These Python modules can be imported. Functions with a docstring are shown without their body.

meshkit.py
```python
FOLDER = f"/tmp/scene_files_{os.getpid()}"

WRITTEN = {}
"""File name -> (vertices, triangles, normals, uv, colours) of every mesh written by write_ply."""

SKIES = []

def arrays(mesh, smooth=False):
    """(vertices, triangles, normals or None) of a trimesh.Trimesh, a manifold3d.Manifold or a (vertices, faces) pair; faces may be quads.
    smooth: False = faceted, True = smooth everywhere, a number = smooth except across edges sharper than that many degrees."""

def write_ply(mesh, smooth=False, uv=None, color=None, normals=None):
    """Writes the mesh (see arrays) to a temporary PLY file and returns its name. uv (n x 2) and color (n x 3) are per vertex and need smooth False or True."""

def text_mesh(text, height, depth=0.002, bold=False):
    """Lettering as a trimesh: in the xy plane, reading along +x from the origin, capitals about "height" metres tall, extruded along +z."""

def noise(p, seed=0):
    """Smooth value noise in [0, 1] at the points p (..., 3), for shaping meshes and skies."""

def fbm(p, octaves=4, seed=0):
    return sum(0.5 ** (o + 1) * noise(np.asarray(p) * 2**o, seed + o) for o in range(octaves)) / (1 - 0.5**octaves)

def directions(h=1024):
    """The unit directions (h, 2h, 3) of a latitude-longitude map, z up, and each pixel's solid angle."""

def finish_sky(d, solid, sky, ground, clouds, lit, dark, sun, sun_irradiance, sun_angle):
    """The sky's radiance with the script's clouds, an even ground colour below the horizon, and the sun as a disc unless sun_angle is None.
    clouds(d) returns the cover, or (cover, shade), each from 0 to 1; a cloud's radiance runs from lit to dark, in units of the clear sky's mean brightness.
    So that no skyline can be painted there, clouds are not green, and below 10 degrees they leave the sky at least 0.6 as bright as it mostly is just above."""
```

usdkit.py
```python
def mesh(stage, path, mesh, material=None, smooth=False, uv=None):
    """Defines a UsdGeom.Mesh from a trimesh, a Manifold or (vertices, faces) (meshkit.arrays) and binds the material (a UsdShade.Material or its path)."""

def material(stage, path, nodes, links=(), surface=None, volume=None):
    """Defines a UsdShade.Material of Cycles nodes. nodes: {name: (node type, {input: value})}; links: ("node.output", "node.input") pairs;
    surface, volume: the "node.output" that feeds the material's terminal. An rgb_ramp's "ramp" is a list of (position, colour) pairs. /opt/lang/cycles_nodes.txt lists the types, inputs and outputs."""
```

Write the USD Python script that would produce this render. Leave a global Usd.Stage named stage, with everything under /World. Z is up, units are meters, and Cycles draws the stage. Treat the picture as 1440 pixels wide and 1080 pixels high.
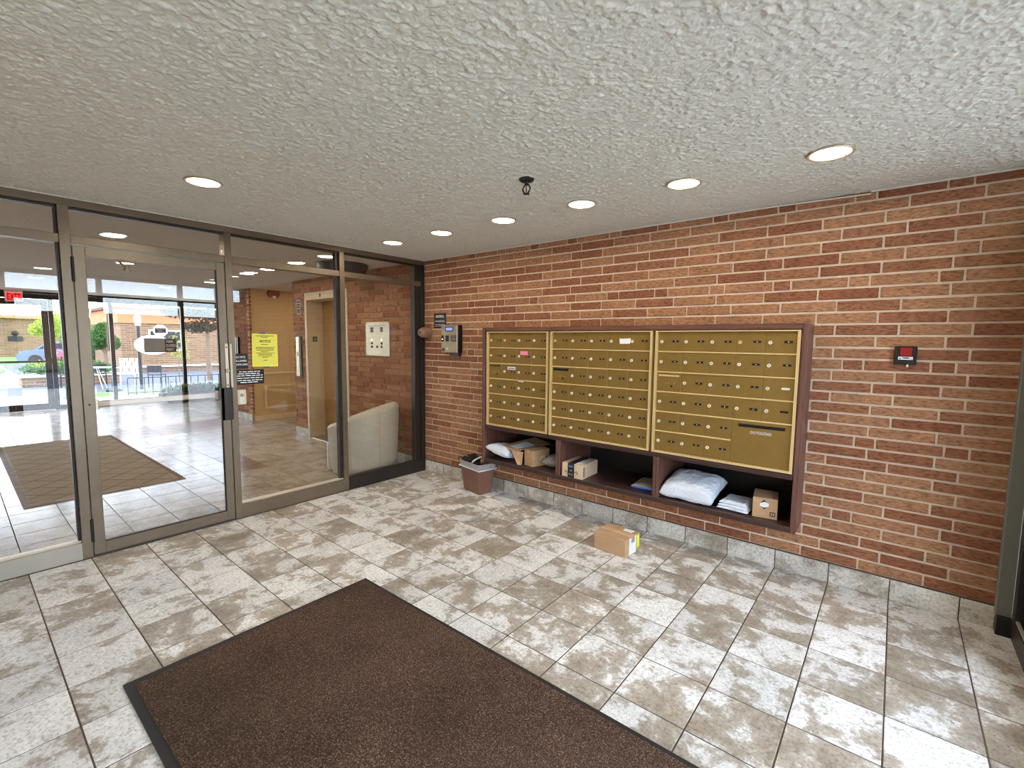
import math, random
import numpy as np
import trimesh, manifold3d, usdkit, meshkit
from shapely.geometry import Polygon, box as sbox
from pxr import Usd, UsdGeom, UsdLux, UsdShade, Gf, Sdf, Vt

stage = Usd.Stage.CreateInMemory()
UsdGeom.Xform.Define(stage, '/World')
UsdGeom.Scope.Define(stage, '/World/Looks')
PI = math.pi


def lin(r, g, b):
    """sRGB 0-255 to linear."""
    return tuple(((c / 255) / 12.92 if c <= 10 else ((c / 255 + 0.055) / 1.055) ** 2.4) for c in (r, g, b))


# ------------------------------------------------------------------ camera
cam = UsdGeom.Camera.Define(stage, '/World/camera')
yaw, pitch, roll, F = -0.689565, -0.0916398, 0.0101933, 654.458
cy, sy, cp, sp = math.cos(yaw), math.sin(yaw), math.cos(pitch), math.sin(pitch)
fwd = np.array([sy * cp, cy * cp, sp]); rt = np.array([cy, -sy, 0.0]); up = np.cross(rt, fwd)
cr, sr = math.cos(roll), math.sin(roll)
rt, up = cr * rt + sr * up, -sr * rt + cr * up
cam.AddTransformOp().Set(Gf.Matrix4d(*rt, 0, *up, 0, *(-fwd), 0, 4.241113, -3.542532, 1.533884, 1))
cam.CreateHorizontalApertureAttr(36.0)
cam.CreateFocalLengthAttr(36.0 * F / 1440)
cam.CreateFStopAttr(0.0)
cam.CreateClippingRangeAttr((0.02, 500.0))
cam.CreateExposureAttr(0.3)

# ------------------------------------------------------------------ sky, sun
SKY, SUN, LAMP, LOBBY_LAMP = 0.64, 11.5, 58.0, 60.0
sky_mat = usdkit.material(stage, '/World/Looks/sky_look', {
    "s": ("sky_texture", {"sky_type": "multiple_scattering", "sun_disc": False, "sun_elevation": 0.85, "sun_rotation": 1.9}),
    "tc": ("texture_coordinate", {}),
    "n": ("noise_texture", {"scale": 2.2, "detail": 6.0, "roughness": 0.6}),
    "r": ("rgb_ramp", {"ramp": [(0.40, (0.35, 0.35, 0.35)), (0.62, (0.95, 0.95, 0.95))]}),
    "m": ("mix_color", {"a": (1, 1, 1), "b": (10.2, 11.2, 12.8), "use_clamp": False}),
    "b": ("background_shader", {"strength": SKY})},
    [("tc.generated", "n.vector"), ("n.fac", "r.fac"), ("r.color", "m.fac"), ("s.color", "m.a"), ("m.result", "b.color")], surface="b.background")
dome = UsdLux.DomeLight.Define(stage, '/World/sky')
UsdShade.MaterialBindingAPI.Apply(dome.GetPrim()).Bind(sky_mat)
sun = UsdLux.DistantLight.Define(stage, '/World/sun')
sun.CreateAngleAttr(0.6); sun.CreateIntensityAttr(SUN); sun.CreateColorAttr(Gf.Vec3f(1.0, 0.96, 0.90))
sun.AddRotateXYZOp().Set(Gf.Vec3f(0, 40, -28))      # shines from the street side (+x), high

# ------------------------------------------------------------------ helpers
used = {}


def numbered(parent, name):
    k = (str(parent), name)
    n = used.get(k, -1) + 1
    used[k] = n
    return name if n == 0 else f'{name}_{n:03d}'


def P(o):
    return str(o.GetPath()) if o is not None else '/World'


def obj(name, mesh, mat, parent=None, smooth=False, rnd=None, label=None, kind=None):
    path = P(parent) + '/' + numbered(P(parent), name)
    m = usdkit.mesh(stage, path, mesh, M[mat], smooth=smooth)
    if rnd is not None:
        r = np.atleast_2d(np.asarray(rnd, np.float32))
        UsdGeom.PrimvarsAPI(m).CreatePrimvar('rnd', Sdf.ValueTypeNames.Color3fArray, 'constant' if len(r) == 1 else 'vertex').Set(Vt.Vec3fArray.FromNumpy(r))
    p = m.GetPrim()
    if label: p.SetCustomDataByKey('label', label)
    if kind: p.SetCustomDataByKey('kind', kind)
    return p


def thing(name, label=None, cat=None, loc=(0, 0, 0), rz=0.0, group=None, kind=None, rx=0.0):
    x = UsdGeom.Xform.Define(stage, '/World/' + numbered('/World', name))
    x.AddTranslateOp().Set(Gf.Vec3d(*loc))
    if rz: x.AddRotateZOp().Set(rz)
    if rx: x.AddRotateXOp().Set(rx)
    return tag(x.GetPrim(), label, cat, group, kind)


def tag(p, label=None, cat=None, group=None, kind=None):
    for k, v in (('label', label), ('category', cat), ('group', group), ('kind', kind)):
        if v: p.SetCustomDataByKey(k, v)
    return p


def part(name, parent):
    return UsdGeom.Xform.Define(stage, P(parent) + '/' + numbered(P(parent), name)).GetPrim()


def dup(root, loc, rz, label, group=None):
    was = root.GetCustomData()
    r = UsdGeom.Xform.Define(stage, '/World/' + numbered('/World', root.GetName()))
    r.AddTranslateOp().Set(Gf.Vec3d(*loc))
    if rz: r.AddRotateZOp().Set(rz)
    p = r.GetPrim()
    tag(p, label, was['category'], group or was.get('group'))
    p.GetReferences().AddInternalReference(root.GetPath()); p.SetInstanceable(True)
    return p


# unit chamfered box topology
_c = np.array([(x, y, z) for x in (-1, 1) for y in (-1, 1) for z in (-1, 1)], float)
_cv = np.array([[c * 0.5 - np.where(np.arange(3) == k, 0, 0.1 * c) for k in range(3)] for c in _c]).reshape(-1, 3)
_h = trimesh.convex.convex_hull(_cv)
_tree = [int(np.argmin(np.linalg.norm(_cv - v, axis=1))) for v in _h.vertices]
_cf = np.array([[_tree[i] for i in f] for f in _h.faces])
_cs = np.sign(_cv)
_ck = np.array([[1 if k != a else 0 for a in range(3)] for _ in range(8) for k in range(3)], float)


def cbox(x0, x1, y0, y1, z0, z1, b=0.002):
    """chamfered box between the given bounds"""
    c = np.array([(x0 + x1) / 2, (y0 + y1) / 2, (z0 + z1) / 2]); h = np.array([x1 - x0, y1 - y0, z1 - z0]) / 2
    b = min(b, h.min() * 0.9)
    return c + _cs * (h - b * _ck), _cf


def join(*ms):
    V, Fc, n = [], [], 0
    for m in ms:
        v, f, _ = meshkit.arrays(m)
        V.append(v); Fc.append(f + n); n += len(v)
    return np.vstack(V), np.vstack(Fc)


def lathe(profile, n=32, axis='z', loc=(0, 0, 0)):
    """closed revolve of (r, h) points"""
    pr = np.array(profile, float); a = np.arange(n) * 2 * PI / n
    v = np.stack([np.outer(np.cos(a), pr[:, 0]), np.outer(np.sin(a), pr[:, 0]), np.tile(pr[:, 1], (n, 1))], -1).reshape(-1, 3)
    k = len(pr); f = []
    for i in range(n):
        j = (i + 1) % n
        for q in range(k - 1):
            a0, a1, b0, b1 = i * k + q, i * k + q + 1, j * k + q, j * k + q + 1
            f += [(a0, b0, b1), (a0, b1, a1)]
    m = trimesh.Trimesh(v, f, process=True)
    m.update_faces(m.nondegenerate_faces())
    if axis == 'y': m.apply_transform(trimesh.transformations.rotation_matrix(PI / 2, [1, 0, 0]))      # +z -> -y
    if axis == 'x': m.apply_transform(trimesh.transformations.rotation_matrix(PI / 2, [0, 1, 0]))      # +z -> +x
    m.apply_translation(loc)
    return m


def cyl(r, h, loc=(0, 0, 0), axis='z', n=24, b=0.0):
    b = b or min(r, h) * 0.12
    return lathe([(0, 0), (r - b, 0), (r, b), (r, h - b), (r - b, h), (0, h)], n, axis, loc)


def tube(pts, r, n=8):
    p = np.asarray(pts, float)
    v, f = common_tube(p, r, n)
    return v, f


def common_tube(p, radii, sides):
    t = np.gradient(p, axis=0); t /= np.linalg.norm(t, axis=1, keepdims=True) + 1e-12
    a = np.cross(t, np.where(np.abs(t[:, 2:]) < 0.9, [0, 0, 1.0], [1.0, 0, 0])); a /= np.linalg.norm(a, axis=1, keepdims=True) + 1e-12
    b, ang = np.cross(t, a), np.arange(sides) * 2 * PI / sides
    v = p[:, None] + np.broadcast_to(radii, (len(p),))[:, None, None] * (np.cos(ang)[None, :, None] * a[:, None] + np.sin(ang)[None, :, None] * b[:, None])
    v = v.reshape(-1, 3); f = []
    for i in range(len(p) - 1):
        for j in range(sides):
            q = [i * sides + j, i * sides + (j + 1) % sides, (i + 1) * sides + (j + 1) % sides, (i + 1) * sides + j]
            f += [(q[0], q[1], q[2]), (q[0], q[2], q[3])]
    for e, s in ((0, 1), (len(p) - 1, -1)):
        c = len(v); v = np.vstack([v, p[e]])
        for j in range(sides):
            q = (e * sides + j, e * sides + (j + 1) % sides)
            f.append((c, q[1], q[0]) if s > 0 else (c, q[0], q[1]))
    return v, np.array(f)


def text(s, height, facing, at, bold=False, depth=0.0006, fit=None):
    """lettering centred at 'at'. facing '-y': reads along +x; '+x': reads along +y."""
    m = meshkit.text_mesh(s, height, depth, bold)
    b = m.bounds
    m.apply_translation(-(b[0] + b[1]) / 2)
    if fit and b[1][0] - b[0][0] > fit:
        m.apply_scale([fit / (b[1][0] - b[0][0]), 1, 1])
    v = np.array(m.vertices)
    if facing == '-y': v = np.stack([v[:, 0], -v[:, 2], v[:, 1]], -1)
    elif facing == '+x': v = np.stack([v[:, 2], v[:, 0], v[:, 1]], -1)
    elif facing == '+z': pass
    return v + np.array(at), np.array(m.faces)


def hexa(pts8):
    """box from 8 corner points: bottom 4 (ccw), top 4"""
    f = [(0, 2, 1), (0, 3, 2), (4, 5, 6), (4, 6, 7), (0, 1, 5), (0, 5, 4), (1, 2, 6), (1, 6, 5), (2, 3, 7), (2, 7, 6), (3, 0, 4), (3, 4, 7)]
    return np.array(pts8, float), np.array(f)


def slab(x0, x1, y0, y1, z0, z1):
    return hexa([(x0, y0, z0), (x1, y0, z0), (x1, y1, z0), (x0, y1, z0), (x0, y0, z1), (x1, y0, z1), (x1, y1, z1), (x0, y1, z1)])


def extrude_y(poly, y0, y1):
    """shapely polygon in (x, z), extruded from y0 to y1"""
    m = trimesh.creation.extrude_polygon(poly, y1 - y0, engine='earcut')
    v = np.array(m.vertices)
    return np.stack([v[:, 0], y0 + v[:, 2], v[:, 1]], -1), np.array(m.faces)[:, ::-1]


def extrude_x(poly, x0, x1):
    """shapely polygon in (y, z), extruded along x"""
    m = trimesh.creation.extrude_polygon(poly, x1 - x0, engine='earcut')
    v = np.array(m.vertices)
    return np.stack([x0 + v[:, 2], v[:, 0], v[:, 1]], -1), np.array(m.faces)


# ------------------------------------------------------------------ materials
M = {}


def mat(name, nodes, links, surface="p.BSDF"):
    M[name] = usdkit.material(stage, '/World/Looks/' + name, nodes, links, surface=surface)


def plain(name, col, rough=0.5, metallic=0.0, bump=None, var=0.0, **kw):
    """a slightly mottled plain surface"""
    nodes = {"p": ("principled_bsdf", dict(roughness=rough, metallic=metallic, base_color=col, **kw)), "g": ("texture_coordinate", {})}
    links = []
    if var:
        nodes["n"] = ("noise_texture", {"scale": 14.0, "detail": 5.0, "roughness": 0.6})
        nodes["r"] = ("rgb_ramp", {"ramp": [(0.3, tuple(c * (1 - var) for c in col)), (0.7, tuple(min(1, c * (1 + var)) for c in col))]})
        links += [("g.object", "n.vector"), ("n.fac", "r.fac"), ("r.color", "p.base_color")]
    if bump:
        nodes["bn"] = ("noise_texture", {"scale": bump[0], "detail": 3.0})
        nodes["b"] = ("bump", {"strength": bump[1], "distance": bump[2]})
        links += [("g.object", "bn.vector"), ("bn.fac", "b.height"), ("b.normal", "p.normal")]
    mat(name, nodes, links)


def emit(name, col, strength):
    mat(name, {"e": ("emission", {"color": col, "strength": strength})}, [], surface="e.emission")


def brick_look(name, tan, red, scale=1.0):
    """wire-cut brick: tone from the piece's own number, streaky grain and coarse relief"""
    mat(name, {
        "g": ("geometry", {}), "a": ("attribute", {"attribute": "rnd"}), "sep": ("separate_color", {}),
        "tone": ("rgb_ramp", {"ramp": [(0.0, red), (0.42, tuple(0.6 * a + 0.4 * b for a, b in zip(red, tan))), (0.58, tuple(0.2 * a + 0.8 * b for a, b in zip(red, tan))), (1.0, tan)]}),
        "mp": ("mapping", {"scale": (30.0, 30.0, 85.0), "rotation": (0.0, 0.14, 0.0)}), "n": ("noise_texture", {"scale": 1.0, "detail": 4.0, "roughness": 0.65}),
        "n2": ("noise_texture", {"scale": 9.0, "detail": 3.0}),
        "nr": ("rgb_ramp", {"ramp": [(0.35, (0.58, 0.54, 0.51)), (0.49, (1.0, 1.0, 1.0)), (0.66, (1.30, 1.30, 1.26))]}),
        "nr2": ("rgb_ramp", {"ramp": [(0.3, (0.86, 0.86, 0.86)), (0.7, (1.13, 1.12, 1.1))]}),
        "m": ("mix", {"mix_type": "multiply", "fac": 1.0}), "m2": ("mix", {"mix_type": "multiply", "fac": 1.0}),
        "mp2": ("mapping", {"scale": (55.0, 55.0, 150.0)}), "nb": ("noise_texture", {"scale": 1.0, "detail": 3.0, "roughness": 0.6}),
        "b": ("bump", {"strength": 0.9, "distance": 0.012}), "p": ("principled_bsdf", {"roughness": 0.85, "specular_ior_level": 0.25})},
        [("a.color", "sep.color"), ("sep.r", "tone.fac"), ("g.position", "mp.vector"), ("mp.vector", "n.vector"), ("g.position", "n2.vector"),
         ("n.fac", "nr.fac"), ("n2.fac", "nr2.fac"), ("tone.color", "m.color1"), ("nr.color", "m.color2"), ("m.color", "m2.color1"), ("nr2.color", "m2.color2"),
         ("m2.color", "p.base_color"), ("g.position", "mp2.vector"), ("mp2.vector", "nb.vector"), ("nb.fac", "b.height"), ("b.normal", "p.normal")])


brick_look('brick_face', lin(180, 132, 98), lin(148, 94, 68))
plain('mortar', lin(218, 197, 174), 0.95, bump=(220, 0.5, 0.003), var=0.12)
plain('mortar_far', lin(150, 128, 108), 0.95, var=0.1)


def tile_look(name, light, mid, dark, rough, spec=0.5):
    """travertine-look glazed tile: pale clouds with ragged edges over taupe, different on each tile"""
    mat(name, {
        "g": ("geometry", {}), "a": ("attribute", {"attribute": "rnd"}),
        "off": ("vector_math", {"math_type": "multiply_add", "vector2": (37.0, 41.0, 29.0)}),
        "n": ("noise_texture", {"scale": 5.4, "detail": 9.0, "roughness": 0.62, "distortion": 0.35}),
        "sh": ("math", {"math_type": "multiply_add", "value2": 0.16, "value3": -0.08}), "ad": ("math", {"math_type": "add"}),
        "r": ("rgb_ramp", {"ramp": [(0.48, dark), (0.63, mid), (0.665, tuple(0.5 * (a + b) for a, b in zip(mid, light))), (0.69, light), (0.85, tuple(min(1, c * 1.15) for c in light))]}),
        "n3": ("noise_texture", {"scale": 24.0, "detail": 6.0, "roughness": 0.7}), "ad3": ("math", {"math_type": "multiply_add", "value2": 0.34}),
        "n2": ("noise_texture", {"scale": 70.0, "detail": 5.0, "roughness": 0.75}),
        "r2": ("rgb_ramp", {"ramp": [(0.36, (0.62, 0.59, 0.56)), (0.47, (0.98, 0.98, 0.98)), (0.66, (1.22, 1.22, 1.22))]}),
        "m": ("mix", {"mix_type": "multiply", "fac": 1.0}),
        "sep": ("separate_color", {}), "tn": ("map_range", {"from_min": 0.0, "from_max": 1.0, "to_min": 0.84, "to_max": 1.1}),
        "cmb": ("combine_color", {}), "m2": ("mix", {"mix_type": "multiply", "fac": 1.0}),
        "b": ("bump", {"strength": 0.10, "distance": 0.004}),
        "p": ("principled_bsdf", {"roughness": rough, "specular_ior_level": spec})},
        [("a.color", "off.vector1"), ("g.position", "off.vector3"), ("off.vector", "n.vector"), ("off.vector", "n2.vector"), ("sep.b", "sh.value1"), ("sh.value", "ad.value1"), ("n.fac", "ad.value2"), ("off.vector", "n3.vector"), ("n3.fac", "ad3.value1"), ("ad.value", "ad3.value3"), ("ad3.value", "r.fac"), ("n2.fac", "r2.fac"),
         ("r.color", "m.color1"), ("r2.color", "m.color2"), ("a.color", "sep.color"), ("sep.g", "tn.value"), ("tn.result", "cmb.r"), ("tn.result", "cmb.g"), ("tn.result", "cmb.b"),
         ("m.color", "m2.color1"), ("cmb.color", "m2.color2"), ("m2.color", "p.base_color"), ("n2.fac", "b.height"), ("b.normal", "p.normal")])


tile_look('floor_tile', lin(226, 223, 218), lin(180, 169, 154), lin(154, 140, 123), 0.42)
tile_look('lobby_tile', lin(176, 166, 152), lin(162, 149, 132), lin(144, 130, 112), 0.17)
tile_look('brown_tile', lin(128, 96, 74), lin(112, 82, 64), lin(96, 70, 54), 0.2)
tile_look('base_tile', lin(210, 204, 193), lin(184, 174, 160), lin(158, 146, 130), 0.45)
plain('grout', lin(96, 82, 70), 0.9, var=0.15)

# popcorn ceiling
mat('popcorn', {
    "g": ("geometry", {}), "n": ("noise_texture", {"scale": 62.0, "detail": 4.0, "roughness": 0.62}), "v": ("voronoi_texture", {"scale": 95.0, "feature": "smooth_f1", "smoothness": 0.5}),
    "mx": ("math", {"math_type": "multiply_add", "value2": -0.8}),
    "b": ("bump", {"strength": 0.5, "distance": 0.006}),
    "r": ("rgb_ramp", {"ramp": [(0.3, lin(204, 199, 186)), (0.7, lin(216, 211, 198))]}),
    "p": ("principled_bsdf", {"roughness": 0.95, "specular_ior_level": 0.1})},
    [("g.position", "n.vector"), ("g.position", "v.vector"), ("v.distance", "mx.value1"), ("n.fac", "mx.value3"), ("mx.value", "b.height"), ("n.fac", "r.fac"), ("r.color", "p.base_color"), ("b.normal", "p.normal")])
plain('ceiling_flat', lin(205, 198, 188), 0.95, bump=(60, 0.4, 0.01))


def pane_look(name, tint):
    """thin glass: sun passes, reflection by the angle of view (the same on both faces)"""
    mat(name, {"g": ("geometry", {}), "i": ("math", {"math_type": "multiply_add", "value2": 1 / 1.52 - 1.52, "value3": 1.52}), "f": ("fresnel", {}),
               "t": ("transparent_bsdf", {"color": tint}), "s": ("glossy_bsdf", {"color": (0.95, 0.97, 1.0), "roughness": 0.0}), "m": ("mix_closure", {})},
        [("g.backfacing", "i.value1"), ("i.value", "f.IOR"), ("f.fac", "m.fac"), ("t.BSDF", "m.closure1"), ("s.BSDF", "m.closure2")], surface="m.closure")


pane_look('pane', (0.94, 0.925, 0.90))
pane_look('pane_clear', (0.97, 0.975, 0.97))

plain('bronze', lin(130, 116, 98), 0.36, 0.72, var=0.06)
plain('bronze_dark', lin(62, 56, 52), 0.4, 0.6, var=0.06)
plain('bronze_grey', lin(128, 128, 120), 0.5, 0.2)
plain('black_rubber', lin(26, 23, 22), 0.6)
plain('black_plastic', lin(14, 13, 14), 0.35)
plain('black_paint', lin(22, 21, 22), 0.45)
plain('steel', lin(176, 164, 140), 0.34, 0.85, var=0.05)
plain('nickel', lin(236, 228, 212), 0.3, 0.25)
plain('brass', lin(146, 117, 60), 0.42, 0.55, var=0.07, bump=(90, 0.05, 0.001))
plain('brass_trim', lin(232, 204, 146), 0.32, 0.5)
plain('silver_strip', lin(216, 204, 186), 0.4, 0.5)
plain('white_plastic', lin(225, 224, 220), 0.4)
plain('white_paper', lin(232, 232, 234), 0.8)
plain('yellow_paper', lin(244, 238, 104), 0.8)
plain('yellow_label', lin(232, 240, 40), 0.6)
plain('pink_paper', lin(250, 140, 170), 0.8)
plain('ink', lin(30, 28, 26), 0.8)
plain('red_plastic', lin(150, 8, 10), 0.4)
plain('red_alarm', lin(140, 16, 12), 0.4)
plain('blue_tape', lin(60, 110, 160), 0.6)
plain('brown_plastic', lin(122, 84, 68), 0.45, var=0.06)
plain('tan_paint', lin(212, 177, 124), 0.8, var=0.03)
plain('cream_paint', lin(232, 206, 160), 0.6)
plain('tan_metal', lin(200, 180, 144), 0.45, 0.1)
plain('door_metal', lin(160, 122, 72), 0.4, 0.2)
plain('beige_leather', lin(202, 196, 180), 0.42, bump=(150, 0.25, 0.002), var=0.04)
plain('camera_brown', lin(140, 108, 82), 0.45)
plain('concrete', lin(220, 218, 212), 0.9, var=0.06)
plain('asphalt', lin(92, 96, 106), 0.9, var=0.06)
plain('paver', lin(164, 132, 120), 0.9, var=0.1)
plain('lawn_green', lin(92, 132, 54), 0.95, var=0.25)
plain('sunlit_orange', lin(204, 124, 84), 0.85, var=0.08)  # warm sunlight on upper walls, put into the colour
plain('roof_dark', lin(96, 66, 52), 0.8)
plain('iron', lin(34, 36, 40), 0.5, 0.3)
mat('decal_reflection_white', {'d': ('principled_bsdf', {'base_color': lin(235, 235, 235)}), 't': ('translucent_bsdf', {'color': lin(235, 235, 235)}), 'm': ('mix_closure', {'fac': 0.75})}, [('d.BSDF', 'm.closure1'), ('t.BSDF', 'm.closure2')], surface='m.closure')  # serves the real sticker and the painted oval reflection
plain('white_paint', lin(235, 235, 232), 0.5)
plain('soffit', lin(226, 224, 216), 0.9)
plain('bark', lin(120, 100, 84), 0.95, var=0.2)
plain('stone_dark', lin(74, 58, 46), 0.8, var=0.2)
plain('car_paint', lin(90, 110, 140), 0.25)
plain('slate_glass', lin(52, 58, 64), 0.15)
plain('car_glass', lin(30, 36, 44), 0.1)
plain('purple', lin(96, 86, 130), 0.6)
plain('grey_sign', lin(150, 152, 155), 0.6)
plain('ring_metal', lin(188, 172, 146), 0.4, 0.3)
plain('runner_edge', lin(122, 96, 74), 0.9)
plain('sill_silver', lin(178, 171, 156), 0.4, 0.4)
plain('trim_white', lin(222, 216, 206), 0.7)


def cardboard(name, col):
    mat(name, {"g": ("texture_coordinate", {}), "mp": ("mapping", {"scale": (12.0, 12.0, 90.0)}), "n": ("noise_texture", {"scale": 1.0, "detail": 4.0}),
               "r": ("rgb_ramp", {"ramp": [(0.3, tuple(c * 0.9 for c in col)), (0.7, tuple(c * 1.08 for c in col))]}), "p": ("principled_bsdf", {"roughness": 0.75})},
        [("g.object", "mp.vector"), ("mp.vector", "n.vector"), ("n.fac", "r.fac"), ("r.color", "p.base_color")])


cardboard('cardboard', lin(190, 152, 114)); cardboard('cardboard_light', lin(214, 184, 152)); cardboard('cardboard_tape', lin(206, 170, 132))


def poly_bag(name, col):
    mat(name, {"g": ("texture_coordinate", {}), "n": ("noise_texture", {"scale": 26.0, "detail": 4.0, "distortion": 1.2}), "b": ("bump", {"strength": 0.8, "distance": 0.012}),
               "p": ("principled_bsdf", {"roughness": 0.3, "base_color": col})},
        [("g.object", "n.vector"), ("n.fac", "b.height"), ("b.normal", "p.normal")])


poly_bag('white_poly', lin(222, 228, 238)); poly_bag('grey_poly', lin(166, 158, 148)); poly_bag('blue_poly', lin(40, 100, 200))
mat('clear_liner', {"t": ("transparent_bsdf", {"color": (0.9, 0.9, 0.9)}), "d": ("principled_bsdf", {"base_color": lin(200, 196, 194), "roughness": 0.2}), "m": ("mix_closure", {"fac": 0.45})},
    [("t.BSDF", "m.closure1"), ("d.BSDF", "m.closure2")], surface="m.closure")


def wood(name, a, b, stretch):
    mat(name, {"g": ("geometry", {}), "mp": ("mapping", {"scale": stretch}), "n": ("noise_texture", {"scale": 1.0, "detail": 5.0, "roughness": 0.6, "distortion": 0.6}),
               "r": ("rgb_ramp", {"ramp": [(0.3, a), (0.7, b)]}), "p": ("principled_bsdf", {"roughness": 0.38})},
        [("g.position", "mp.vector"), ("mp.vector", "n.vector"), ("n.fac", "r.fac"), ("r.color", "p.base_color")])


wood('walnut_vertical', lin(74, 44, 36), lin(116, 78, 66), (45.0, 45.0, 2.5))
wood('walnut_shaded', lin(44, 27, 23), lin(66, 42, 36), (2.5, 45.0, 45.0))  # same walnut, with the shade inside the cubbies put into its colour
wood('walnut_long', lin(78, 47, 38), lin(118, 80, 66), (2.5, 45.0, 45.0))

# brown ribbed mat
mat('carpet_brown', {
    "g": ("geometry", {}), "n": ("noise_texture", {"scale": 190.0, "detail": 2.0, "roughness": 0.8}), "n3": ("noise_texture", {"scale": 2.2, "detail": 4.0}),
    "mp": ("mapping", {"rotation": (0, 0, 0.0), "scale": (1.0, 1.0, 1.0)}), "w": ("wave_texture", {"scale": 55.0, "distortion": 0.6, "detail": 1.0, "bands_direction": "y"}),
    "r": ("rgb_ramp", {"ramp": [(0.36, lin(70, 51, 42)), (0.56, lin(104, 80, 66)), (0.70, lin(176, 150, 132))]}),
    "r3": ("rgb_ramp", {"ramp": [(0.35, (0.8, 0.8, 0.8)), (0.65, (1.1, 1.1, 1.1))]}), "m": ("mix", {"mix_type": "multiply", "fac": 1.0}),
    "ad": ("math", {"math_type": "multiply_add", "value2": 0.35}),
    "b": ("bump", {"strength": 0.9, "distance": 0.006}), "p": ("principled_bsdf", {"roughness": 0.95, "specular_ior_level": 0.1})},
    [("g.position", "n.vector"), ("g.position", "n3.vector"), ("g.position", "w.vector"), ("n.fac", "r.fac"), ("n3.fac", "r3.fac"), ("r.color", "m.color1"), ("r3.color", "m.color2"),
     ("m.color", "p.base_color"), ("w.fac", "ad.value1"), ("n.fac", "ad.value3"), ("ad.value", "b.height"), ("b.normal", "p.normal")])
# lobby runner, diamond pattern
mat('runner_diamond', {
    "g": ("geometry", {}), "mp": ("mapping", {"rotation": (0, 0, PI / 4), "scale": (1, 1, 1)}),
    "bt": ("brick_texture", {"offset": 0.0, "squash": 1.0, "scale": 1.0, "brick_width": 0.24, "row_height": 0.24, "mortar_size": 0.008, "color1": lin(158, 140, 114), "color2": lin(166, 148, 122), "mortar": lin(122, 102, 80)}),
    "n": ("noise_texture", {"scale": 180.0}), "r": ("rgb_ramp", {"ramp": [(0.3, (0.8, 0.8, 0.8)), (0.7, (1.15, 1.15, 1.15))]}), "m": ("mix", {"mix_type": "multiply", "fac": 1.0}),
    "p": ("principled_bsdf", {"roughness": 0.9, "specular_ior_level": 0.15})},
    [("g.position", "mp.vector"), ("mp.vector", "bt.vector"), ("g.position", "n.vector"), ("n.fac", "r.fac"), ("bt.color", "m.color1"), ("r.color", "m.color2"), ("m.color", "p.base_color")])


def leaf(name, a, b):
    mat(name, {"g": ("geometry", {}), "r": ("rgb_ramp", {"ramp": [(0.0, a), (1.0, b)]}), "d": ("principled_bsdf", {"roughness": 0.6}), "t": ("translucent_bsdf", {}), "m": ("mix_closure", {"fac": 0.35})},
        [("g.random_per_island", "r.fac"), ("r.color", "d.base_color"), ("r.color", "t.color"), ("d.BSDF", "m.closure1"), ("t.BSDF", "m.closure2")], surface="m.closure")


leaf('leaf_green', lin(56, 100, 40), lin(120, 166, 66)); leaf('leaf_dark', lin(26, 40, 30), lin(58, 72, 50)); leaf('leaf_yellow', lin(150, 170, 60), lin(226, 206, 90)); leaf('leaf_mid', lin(60, 100, 60), lin(110, 150, 90))
leaf('flower_pink', lin(226, 130, 160), lin(250, 200, 215)); leaf('leaf_dry', lin(130, 96, 60), lin(196, 160, 100))
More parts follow.
